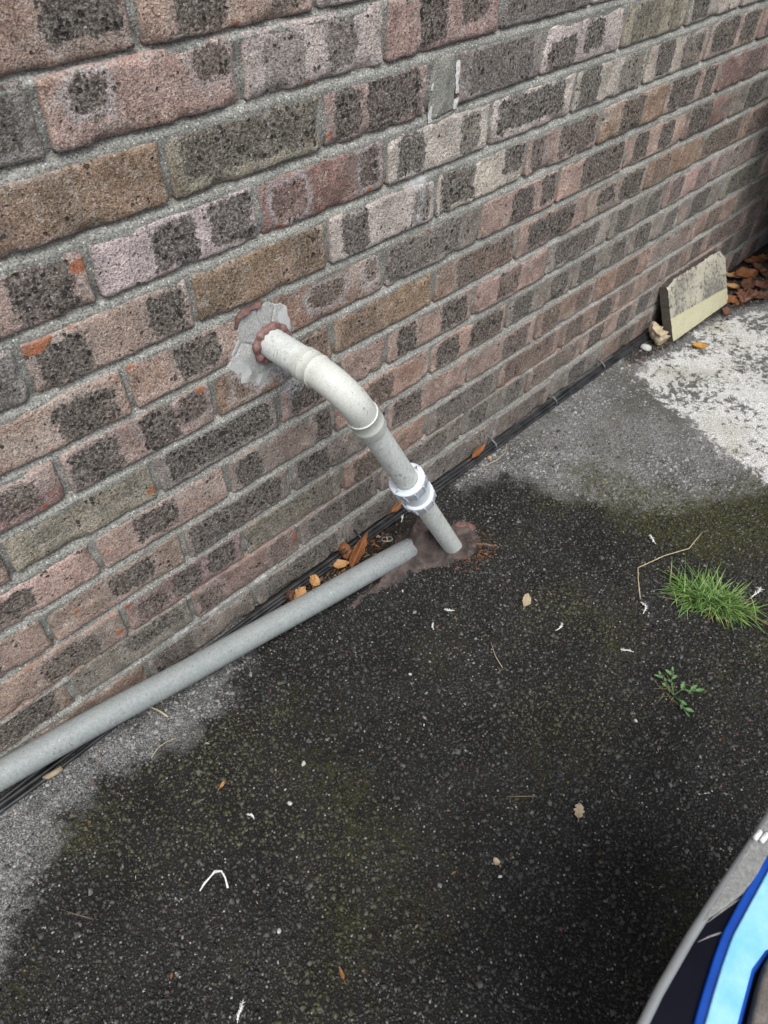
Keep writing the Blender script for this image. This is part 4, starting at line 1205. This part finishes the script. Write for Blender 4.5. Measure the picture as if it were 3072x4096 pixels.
# ring pull from a can
MAT_TAB = simple('tab_aluminium', (.55, .55, .53), (.70, .70, .68), 200, .35, .2, .0004, .5, Metallic=.85)
V, F = [], []
nn = 40
def stad(th, a, b):     # stadium outline
    c, s = math.cos(th), math.sin(th)
    return ((a - b) * (1 if c > 0 else -1) * min(1, abs(c) * 4) + b * c, b * s)
for i in range(nn):
    th = 2 * math.pi * i / nn
    for aa, bb, zz in ((.0115, .0062, .001), (.0115, .0062, .0026), (.0096, .0043, .0028), (.0096, .0043, .001)):
        V.append((*stad(th, aa, bb), zz))
for i in range(nn):
    for k in range(4):
        a = i * 4 + k; b = i * 4 + (k + 1) % 4; c = ((i + 1) % nn) * 4 + (k + 1) % 4; d_ = ((i + 1) % nn) * 4 + k
        F.append((a, d_, c, b))
box(-.0012, .0012, -.0046, .0046, .0011, .0024, V, F)
tag(obj('ring_pull', mesh_from('ring_pull', V, F), MAT_TAB, None, (.290, -.052, .003), (R_(8), 0, R_(-38))), 'silver ring pull from a drinks can beside the brown mastic', 'ring pull')

# nuts and pale pebbles
def pebble(name, x, y, s, mat, label, cat, seed, group=None, sq=(1, .75, .6)):
    V, F = [], []
    nu, nv = 12, 8
    for i in range(nv + 1):
        ph = math.pi * i / nv
        for j in range(nu):
            th = 2 * math.pi * j / nu
            r = 1 + (float(vnoise(th * 1.2 + 4, ph * 1.6, seed)) - .5) * .5 * math.sin(ph)
            V.append((s * r * sq[0] * math.sin(ph) * math.cos(th), s * r * sq[1] * math.sin(ph) * math.sin(th), s * r * sq[2] * math.cos(ph) + s * sq[2] * .7))
    for i in range(nv):
        for j in range(nu):
            F.append((i * nu + j, (i + 1) * nu + j, (i + 1) * nu + (j + 1) % nu, i * nu + (j + 1) % nu))
    return tag(obj(name, mesh_from(name, V, F, True), mat, None, (x, y, 0), (0, 0, seed)), label, cat, group)
MAT_NUT = simple('nut_shell', (.40, .26, .14), (.55, .38, .23), 150, .5)
MAT_PALE = simple('pale_stone', (.42, .42, .40), (.62, .61, .58), 120, .8)
pebble('nut', .632, -.038, .0062, MAT_NUT, 'small tan nut below the narrow leaf on the cables', 'nut', 3, 'small nuts', (1, .8, .75))
pebble('nut', 1.171, -.062, .0055, MAT_NUT, 'small tan nut on dark earth near the white paint', 'nut', 4, 'small nuts', (1, .7, .7))
pebble('pebble', 1.275, -.050, .016, MAT_PALE, 'pale lump of stone below the large crumpled leaf', 'stone', 5, None, (1, .8, .5))
for k, (x, y, s, lab) in enumerate(((-.135, -.294, .0045, 'white stone chip on dark tarmac below the grey pipe'), (-.190, -.327, .004, 'white stone chip left of the brighter chip, mid tarmac'), (-.045, -.615, .003, 'pale stone chip beside the tiny leaf scrap'),
                                    (-.31, -.45, .0035, 'pale stone chip below the papery strip'), (.30, -.62, .0035, 'pale stone chip left of the small weed'), (.10, -.30, .003, 'white stone chip on tarmac below the mastic'))):
    pebble('pebble', x, y, s, MAT_PALE, lab, 'stone', 10 + k, 'pale stone chips')

# loose fine litter: needles, crumbs, husks
def litter(name, n, region, mats, seed, smin, smax, label):
    r = np.random.default_rng(seed)
    V, F, C = [], [], []
    xs = []
    while len(xs) < n:
        x, y = region(r)
        xs.append((x, y))
    for x, y in xs:
        z = float(ground_z(np.array(x), np.array(y))) + .0028
        L = smin + (smax - smin) * r.random() ** 2; a = r.uniform(0, math.pi * 2); w = L * r.uniform(.06, .5) / 2
        if r.random() < .5: w = .0005
        dx, dy = math.cos(a) * L / 2, math.sin(a) * L / 2; nx_, ny_ = -math.sin(a) * w, math.cos(a) * w
        t = .0012; b = r.normal(0, .35, 2)
        o = len(V)
        for zz in (0, -t):
            V += [(x - dx, y - dy, z + zz - dx * b[0] * .5), (x + nx_, y + ny_, z + zz + .0012), (x + dx, y + dy, z + zz + dx * b[0] * .5), (x - nx_, y - ny_, z + zz + .0004)]
        F += [tuple(o + i for i in f) for f in ((0, 3, 2, 1), (4, 5, 6, 7), (0, 1, 5, 4), (1, 2, 6, 5), (2, 3, 7, 6), (3, 0, 4, 7))]
        c = mats[r.integers(len(mats))]
        c = np.array(c) * r.uniform(.6, 1.3)
        C += [tuple(c)] * 8
    me = mesh_from(name, V, F, False, {'tint': np.array(C)})
    return tag(obj(name, me, MAT_CHIP), label, 'litter', None, 'stuff')
def reg_wall(r):
    x = r.uniform(.03, .32); return x, -.03 - r.random() * (.045 if x < .25 else .06)
litter('leaf_crumbs', 420, reg_wall, [(.22, .09, .03), (.32, .16, .06), (.10, .05, .03), (.40, .30, .18), (.05, .03, .02)], 5, .003, .016, 'brown leaf crumbs and needles between the pipe and the wall')
def reg_foot(r):
    a = r.uniform(0, 2 * math.pi); d_ = .028 + .05 * r.random() ** 1.5
    return .385 + math.cos(a) * d_ * .8 + .0, -.178 + math.sin(a) * d_ * .6 - .012
litter('husk_crumbs', 240, reg_foot, [(.20, .075, .035), (.28, .12, .05), (.10, .05, .03), (.05, .03, .02)], 6, .003, .012, 'reddish brown husk crumbs round the foot of the down pipe')
def reg_all(r):
    while True:
        x, y = r.uniform(-.65, 1.2), r.uniform(-1.0, -.03)
        if poly_sdf(np.array([x]), np.array([y]), [(-.65, -.03), (-.65, -.4), (.05, -1.0), (.45, -.85), (1.2, -.45), (1.2, -.03)])[0] < 0: return x, y
litter('scattered_crumbs', 260, reg_all, [(.30, .24, .16), (.42, .38, .30), (.25, .10, .04), (.35, .27, .12), (.5, .48, .44), (.12, .09, .06)], 7, .002, .009, 'tiny pale crumbs and dry stalks scattered over the tarmac')
def reg_left(r):
    return r.uniform(-.62, -.2), -.03 - .16 * r.random()
litter('dust_crumbs', 90, reg_left, [(.30, .22, .12), (.20, .10, .05), (.42, .38, .30)], 8, .002, .010, 'dry crumbs on the dusty strip beside the grey pipe')
def reg_cor(r):
    x = r.uniform(1.2, 2.0); return x, -.04 - r.random() * .10 * (1 if x > 1.5 else .4)
litter('corner_crumbs', 260, reg_cor, [(.12, .06, .03), (.22, .10, .05), (.05, .035, .025)], 9, .004, .018, 'dark leaf crumbs along the foot of the slab and far corner')

# ------------------------------------------------------------------ grass tuft and weed
def blade_set(specs, name, mat, parent=None):
    V, F, C = [], [], []
    for (p, az, L, w, droop, c) in specs:
        d_ = Vector((math.cos(az), math.sin(az), 0)); sidev = Vector((-d_.y, d_.x, 0))
        o = len(V); n = 6
        pos_ = Vector(p); el = droop[0]
        for k in range(n):
            t = k / (n - 1)
            ww = w * (1 - t ** 1.6) * .5 + .00008
            V += [pos_ + sidev * ww + Vector((0, 0, ww * .4)), pos_ - Vector((0, 0, .00018)), pos_ - sidev * ww + Vector((0, 0, ww * .4)), pos_ + Vector((0, 0, .0001))]
            cc = tuple(np.array(c) * (.75 + .45 * t)); C += [cc] * 4
            el -= droop[1] / (n - 1)
            pos_ = pos_ + (d_ * math.cos(el) + Vector((0, 0, math.sin(el)))) * (L / (n - 1))
            if pos_.z < .003: pos_.z = .003; el = max(el, 0)
        for k in range(n - 1):
            a = o + k * 4
            for j in range(4):
                F.append((a + j, a + (j + 1) % 4, a + 4 + (j + 1) % 4, a + 4 + j))
    me = mesh_from(name, V, F, True, {'tint': np.array(C)})
    return obj(name, me, mat, parent)
def grass_material():
    M = Mat('grass_blades')
    c = M.attr('tint', 'Color')
    n = M.noise(M.pos(), 120, 2)
    col = M.mul(c, M.ramp(n, .3, .7, .75, 1.25))
    m_ = M.done(col, .5, None, .4)
    return m_
MAT_GRASS = grass_material()
r = np.random.default_rng(77)
def tuft(n, greens, lmin, lmax):
    S = []
    for k in range(n):
        t = r.normal(0, .42); t = max(-1, min(1, t))
        bx_ = .612 + .020 * t + r.normal(0, .011); by_ = -.588 - .060 * t + r.normal(0, .012)
        out = math.atan2(by_ + .588, (bx_ - .612))
        az = out + r.normal(0, 1.0) if r.random() < .6 else r.uniform(0, 2 * math.pi)
        L = lmin + (lmax - lmin) * r.random()
        g = greens[r.integers(len(greens))]
        S.append(((bx_, by_, .002), az, L, r.uniform(.0016, .0036), (r.uniform(.35, 1.35), r.uniform(.3, 1.5)), np.array(g) * r.uniform(.7, 1.25)))
    return S
gt = thing('grass_tuft', 'bright green grass tuft growing through the tarmac', 'grass', (0, 0, 0))
blade_set(tuft(460, [(.17, .32, .07), (.22, .39, .10), (.13, .26, .08), (.29, .42, .15)], .026, .066), 'green_blades', MAT_GRASS, gt)
blade_set([((x, y, .002), az, L, w, (e * .35, dr), c) for ((x, y, z), az, L, w, (e, dr), c) in tuft(90, [(.42, .33, .16), (.34, .20, .09), (.30, .26, .12)], .025, .06)], 'dry_blades', MAT_GRASS, gt)

wd = thing('weed', 'small green weed with oval leaves sprouting from the tarmac', 'plant', (0, 0, 0))
stems = [[(.386, -.640, .002), (.390, -.622, .006), (.402, -.606, .004)], [(.386, -.640, .002), (.378, -.655, .008), (.368, -.672, .005)], [(.386, -.640, .002), (.400, -.645, .010), (.410, -.662, .012)], [(.386, -.64, .002), (.40, -.625, .010), (.417, -.617, .012)]]
MAT_WEED = simple('weed_green', (.085, .19, .07), (.16, .29, .12), 120, .55, .1)
lm = None
for si, st in enumerate(stems):
    V, F, A = tube([Vector(p) for p in st], [.0010, .0008, .0006], 6)
    obj('stem', mesh_from('stem', V, F, True), MAT_WEED, wd)
    for k in range(1, 5):
        t = .25 + .75 * k / 4
        i = 0 if t < .5 else 1
        p = Vector(st[i]).lerp(Vector(st[i + 1]), (t * 2) % 1 if t < 1 else 1)
        dv = Vector(st[-1]) - Vector(st[0]); az = math.atan2(dv.y, dv.x) + (1 if k % 2 else -1) * random.uniform(.4, 1.1) * (0 if k == 4 else 1)
        L = random.uniform(.007, .016)
        me = leaf_mesh(L, L * .42, 'oval', .2, .35, 200 + si * 9 + k)
        o = obj('weed_leaf', me, MAT_WEED, wd, tuple(p + Vector((math.cos(az), math.sin(az), 0)) * L * .5 + Vector((0, 0, .002))), (R_(random.uniform(-15, 15)), R_(random.uniform(-20, 5)), az))
r = np.random.default_rng(5)
blade_set([((.393 + r.normal(0, .012), -.628 + r.normal(0, .010), .002), r.uniform(0, 6.28), r.uniform(.012, .028), .0011, (r.uniform(.2, 1), .6), (.22, .20, .10)) for k in range(26)], 'dry_blades', MAT_GRASS, wd)

# ------------------------------------------------------------------ machine in the near corner
MAT_RIM = simple('grey_coated_metal', (.22, .235, .245), (.26, .275, .285), 30, .3, .0, .0004, .5, clean=True)
MAT_PLATE = simple('dusty_grey_plastic', (.20, .205, .20), (.27, .275, .265), 260, .55, .2, .0004, .4)
MAT_GLOSS = simple('gloss_black', (.003, .003, .008), (.005, .005, .012), 30, .15, .0, .0002, .16, clean=True)
MAT_BLUE = simple('light_blue_panel', (.22, .60, .82), (.36, .72, .90), 45, .4, .0, .0003, .35, clean=True)
MAT_DBLUE = simple('deep_blue_edge', (.002, .05, .34), (.003, .075, .44), 25, .3, .0, .0002, .4, clean=True)
MAT_BLOCK = simple('grey_brown_block', (.11, .095, .085), (.20, .18, .165), 60, .6, .4, .001)
mc = thing('machine', 'grey rimmed machine with glossy black panel and light blue inset at bottom right corner', 'machine', (-.06, -.92, 0))
def plate(name, poly, z0, z1, mat, parent, bev=.0012):
    V, F = [], []
    n = len(poly)
    a = sum(poly[i][0] * poly[(i + 1) % n][1] - poly[(i + 1) % n][0] * poly[i][1] for i in range(n))
    if a < 0: poly = poly[::-1]
    def inset(d_):
        out = []
        for i in range(n):
            p0, p, p1 = Vector(poly[i - 1]), Vector(poly[i]), Vector(poly[(i + 1) % n])
            e0 = (p - p0).normalized(); e1_ = (p1 - p).normalized()
            n0 = Vector((-e0.y, e0.x)); n1_ = Vector((-e1_.y, e1_.x))
            b = (n0 + n1_); b = b / max(b.length_squared / 2, .3)
            out.append(p + b * d_)
        return out
    rings = [(0, z0), (0, z1 - bev), (bev * .3, z1 - bev * .3), (bev, z1)]
    for d_, z in rings:
        V += [(q.x, q.y, z) for q in inset(d_)]
    for k in range(3):
        for i in range(n):
            F.append((k * n + i, k * n + (i + 1) % n, (k + 1) * n + (i + 1) % n, (k + 1) * n + i))
    F.append(tuple(range(3 * n, 4 * n))); F.append(tuple(range(n))[::-1])
    me = mesh_from(name, [Vector(v) - Vector((-.06, -.92, 0)) for v in V], F)
    return obj(name, me, mat, parent)
Zm = .45
# body tapers inwards to the ground below the overhanging top
V, F = [], []
for (x0, x1, y0, y1, z) in ((-.28, .10, -1.04, -.96, 0.0), (-.29, .12, -1.06, -.93, .20), (-.31, .13, -1.08, -.88, .43)):
    V += [(x0, y0, z), (x1, y0, z), (x1, y1, z), (x0, y1, z)]
for k in range(2):
    for j in range(4):
        F.append((k * 4 + j, k * 4 + (j + 1) % 4, k * 4 + 4 + (j + 1) % 4, k * 4 + 4 + j))
F += [(3, 2, 1, 0), (8, 9, 10, 11)]
obj('machine_body', mesh_from('machine_body', [Vector(v) - Vector((-.06, -.92, 0)) for v in V], F), MAT_PLATE, mc)
rimpts = [(.15, -.7985), (.0351, -.7985), (-.0157, -.7982), (-.0765, -.797), (-.1216, -.7968), (-.1698, -.7984), (-.1994, -.8010), (-.2098, -.8023), (-.33, -.818)]
V, F, A = tube([Vector((a, b - .0035, Zm - .003)) - Vector((-.06, -.92, 0)) for a, b in rimpts], [.0038] * len(rimpts), 16)
obj('rim', mesh_from('rim', V, F, True), MAT_RIM, mc)
plate('black_panel', [(.14, -.801), (-.20, -.804), (-.32, -.821), (-.32, -1.10), (.14, -1.10)], Zm - .02, Zm - .004, MAT_GLOSS, mc)
plate('rim_flange', [(-.1073, -.8017), (-.1346, -.8003), (-.1931, -.8071), (-.2036, -.8084), (-.33, -.825), (-.33, -.819), (-.2098, -.8035), (-.1994, -.802), (-.1216, -.798), (-.10, -.798)], Zm - .006, Zm - .001, MAT_RIM, mc, .0008)
gp = plate('grey_plate', [(.13, -.815), (.019, -.8149), (-.0194, -.8157), (-.0388, -.8167), (-.051, -.8156), (-.0609, -.8144), (-.0807, -.8095), (-.1059, -.801), (-.0807, -.7995), (-.0143, -.7990), (.13, -.7995)], Zm - .006, Zm + .001, MAT_PLATE, mc, .0022)
MAT_KNOB = simple('white_knob', (.72, .73, .74), (.80, .81, .82), 40, .4, .02, .0002)
for k in range(2):
    bx_, by_ = (-.0118, -.8008) if k == 0 else (-.0098, -.8058)
    V, F, A = tube([Vector((bx_ - .0048, by_ + .0004, Zm + .0045)), Vector((bx_ - .0040, by_, Zm + .0045)), Vector((bx_ + .0050, by_ - .0004, Zm + .0045)), Vector((bx_ + .0058, by_ - .0004, Zm + .0045))], [.0014, .0022, .0022, .0014], 14)
    obj('white_knob', mesh_from('white_knob', [v - Vector((-.06, -.92, 0)) for v in V], F, True), MAT_KNOB, mc)
bluep = [(.10, -.822), (.0048, -.8212), (-.0295, -.8203), (-.0706, -.8216), (-.0963, -.8225), (-.1060, -.8238), (-.1218, -.8263), (-.1443, -.8307), (-.1648, -.8351), (-.1772, -.8386), (-.30, -.868), (-.28, -.88),
         (-.1612, -.8544), (-.148, -.8517), (-.1083, -.8433), (-.100, -.8440), (-.0883, -.8451), (-.072, -.8554), (.05, -.93), (.10, -.93)]
plate('blue_edge', [(x + .0, y + (.0065 if i < 11 else -.0032)) for i, (x, y) in enumerate(bluep)], Zm - .006, Zm + .0005, MAT_DBLUE, mc, .0012)
plate('blue_panel', bluep, Zm - .004, Zm + .0035, MAT_BLUE, mc, .0012)
for arc_pts in ([(-.100, -.8045), (-.085, -.8085), (-.070, -.8130), (-.058, -.8172)], [(-.118, -.806), (-.108, -.8105), (-.100, -.8150), (-.095, -.8185)]):  # grey arcs modelled in place of gloss reflections on the black panel
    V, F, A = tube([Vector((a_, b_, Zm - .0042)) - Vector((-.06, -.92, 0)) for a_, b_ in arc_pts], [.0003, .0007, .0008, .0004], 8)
    obj('reflection_streak', mesh_from('reflection_streak', V, F, True), MAT_PLATE, mc)
plate('grey_block', [(.04, -.93), (-.0747, -.8586), (-.0885, -.8488), (-.0972, -.8488), (-.1167, -.8518), (-.1438, -.8578), (-.1566, -.861), (-.27, -.889), (-.27, -1.1), (.04, -1.1)], Zm - .004, Zm + .008, MAT_BLOCK, mc, .002)
